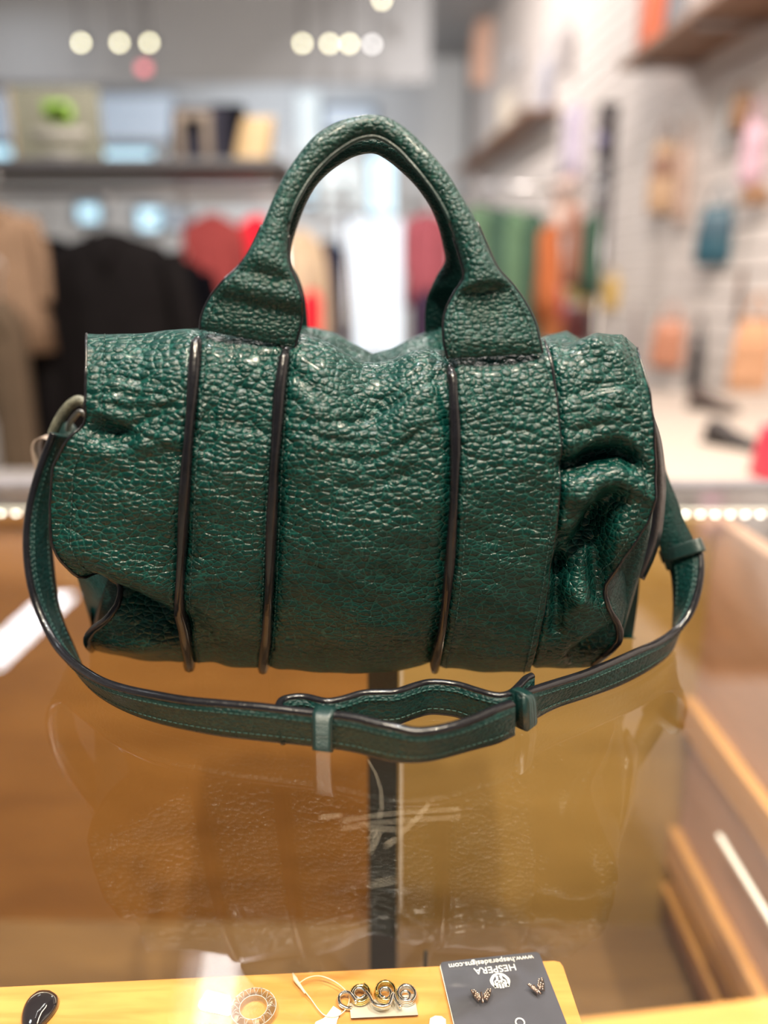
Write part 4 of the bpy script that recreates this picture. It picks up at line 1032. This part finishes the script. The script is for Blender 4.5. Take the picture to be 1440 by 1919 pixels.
hang('small grey hook plate high on the wall right of the orange print', 958, 95, 980, 130, plain('hook_grey', (.38, .37, .38), .6), name='hook_plate', cat='hook plate')
hang('pale grey scarf hanging high left of the top shelf', 1044, 50, 1072, 140, plain('pale_grey_cloth', (.42, .39, .40), .8), name='hanging_scarf', cat='scarf')
hang('peach leather bag hanging low beside the black pouch', 1222, 600, 1284, 690, plain('peach_leather', (.50, .22, .14), .5))
hang('black pouch hanging low between the two peach pieces', 1288, 625, 1322, 735, plain('black_leather', (.02, .02, .025), .4))
hang('large peach cloth bag hanging at the right edge', 1368, 600, 1450, 745, PEACH)
hang('brown belt hanging above the large peach bag', 1376, 528, 1394, 610, plain('dark_brown_leather', (.14, .08, .06), .5), name='hanging_belt', cat='belt')
hang('mustard yellow bag in the bright cluster right of the handle', 1098, 520, 1172, 580, plain('mustard_leather', (.60, .40, .12), .5))
hang('olive yellow bag behind the mustard bag', 1062, 512, 1108, 565, plain('olive_leather', (.42, .34, .12), .5))
hang('crimson bag in the cluster right of the handle', 1010, 540, 1075, 600, plain('crimson_leather', (.50, .09, .10), .5))
hang('rust orange bag below the crimson bag', 1012, 585, 1062, 640, plain('rust_leather', (.45, .14, .04), .5))
hang('dark maroon bag beside the rust orange bag', 1058, 575, 1112, 645, plain('maroon_leather', (.10, .02, .02), .5))
hang('pale blue grey scarf hanging in the middle of the far wall', 1008, 110, 1036, 235, plain('blue_grey_cloth', (.38, .38, .44), .8), name='hanging_scarf', cat='scarf')
hang('small brown pouch at the right edge just under the lilac bag', 1392, 352, 1440, 384, plain('rust_pouch', (.28, .15, .08), .6), name='hanging_pouch')
hang('cream card hanging on the far wall above the green dresses', 935, 175, 965, 245, plain('cream_hang_card', (.62, .56, .48), .7), name='hanging_card', cat='card')
hang('dark brown belt hanging right of the black mirror rack', 1180, 600, 1196, 690, plain('dusky_leather', (.20, .14, .13), .6), name='hanging_belt', cat='belt')
# tall dark mirror rack on the wall
p = wpt(1133, 300, .25); Y = p.y; a = at(1104, 505, Y); b = at(1162, 192, Y)
t = thing('mirror_rack', 'tall narrow black display rack with small round mirrors', 'display rack', (p.x, Y, 0))
obj('post', bx((a.x + b.x) / 2 - .02, (a.x + b.x) / 2 + .02, Y + .02, Y + .04, 0, a.z), BLACKM, t)
obj('frame', bx(a.x, b.x, Y, Y + .03, a.z, b.z, .004), plain('dark_rack', (.03, .026, .03), .6, spec=.2), t)
for rw_, m in ((262, plain('violet_disc', (.30, .28, .45), .4)), (352, emit('blue_glow_disc', (.35, .62, .85), .6)), (310, plain('grey_disc', (.35, .35, .38), .4)), (225, plain('grey_disc2', (.28, .26, .28), .4))):  # blue disc is emissive: its reflection is put in as glow
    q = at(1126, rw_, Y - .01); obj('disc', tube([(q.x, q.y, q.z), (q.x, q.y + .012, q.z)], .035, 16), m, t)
garment('lavender scarf blouse hanging left of the mirror rack', 1078, 200, 3.6, .09, .30, fabric('lavender_cloth', (.40, .36, .46)), R(10), False, None, 'blouse', 'blouse')
garment('blush shirt hanging below the lavender blouse', 1062, 335, 3.5, .13, .22, fabric('blush_cloth', (.52, .38, .34)), R(10), False, None, 'shirt', 'shirt')
# dark shoes / bags row on the second shelf
def shoe(label, c, L_, mat, yaw, group=None):
    t = thing('shoe', label, 'shoe', c, yaw, group); secs = []
    for u, wv, h in ((0, .5, .55), (.08, .8, .8), (.3, .8, .75), (.5, .72, .5), (.75, .95, .34), (.92, .8, .25), (1, .4, .15)):
        x = (u - .5) * L_; r = L_ * .17
        secs.append([(x, math.cos(A_) * r * wv, max(.008, L_ * .45 * h * (.5 + .5 * math.sin(A_)) + .008)) for A_ in np.linspace(0, 2 * math.pi, 15)[:-1]])
    o = obj('upper', loft(secs), mat, None); o.parent = t
    o = obj('sole', bx(-L_ * .5, L_ * .5, -L_ * .15, L_ * .15, 0, .012, .004), BLACKM, None); o.parent = t
for f, lab, m in ((.25, 'tan shoe at the far end of the thin brown shelf', TANT), (.5, 'straw yellow shoe in the middle of the thin brown shelf', plain('straw', (.50, .38, .22), .6)), (.8, 'black shoe at the near end of the thin brown shelf', BLK)):
    c = s2A.lerp(s2B, f); shoe(lab, (c.x + .12, c.y, s2z), .26, m, R(80))
# white display table
tz = .85; TY0, TY1 = 1.35, 2.9
t = thing('display_table', 'white topped display table beyond the counter at right', 'table', (.95, 2.1, 0))
WT = plain('white_table_paint', (.38, .32, .28), .5, noise=.03)
obj('table_top', bx(.38, 1.55, TY0, TY1, tz - .03, tz, .003), WT, t)
for x in (.42, 1.5):
    for y in (TY0 + .05, TY1 - .05): obj('leg', bx(x - .02, x + .02, y - .02, y + .02, 0, tz - .03), WT, t)
# boots on the table
q = onz(1345, 790, tz)
shoe('dark brown shoe lying on the white display table, further one', (onz(1335, 770, tz)), .17, plain('dark_brown_shoe', (.06, .04, .035), .5), R(-60))
shoe('black brown shoe on the white display table, nearer one', (onz(1372, 838, tz)), .15, plain('black_brown_shoe', (.035, .028, .028), .5), R(-60))
tote('crimson bag standing at the right end of the white table', 1424, 800, 1500, 900, onz(1440, 900, tz).y, plain('crimson_red', (.62, .03, .07), .5), zbase=tz, name='handbag')
# low shelving beyond the counter, left
t = thing('low_bench', 'grey bench standing beyond the counter at left', 'bench', (-1.1, 1.9, 0))
GB = plain('grey_bench', (.30, .28, .28), .6)
obj('bench_top', bx(-1.9, -.25, 1.5, 2.05, .70, .74, .004), GB, t)
for x in (-1.85, -.3):
    for y in (1.55, 2.0): obj('leg', bx(x - .02, x + .02, y - .02, y + .02, 0, .70), GB, t)
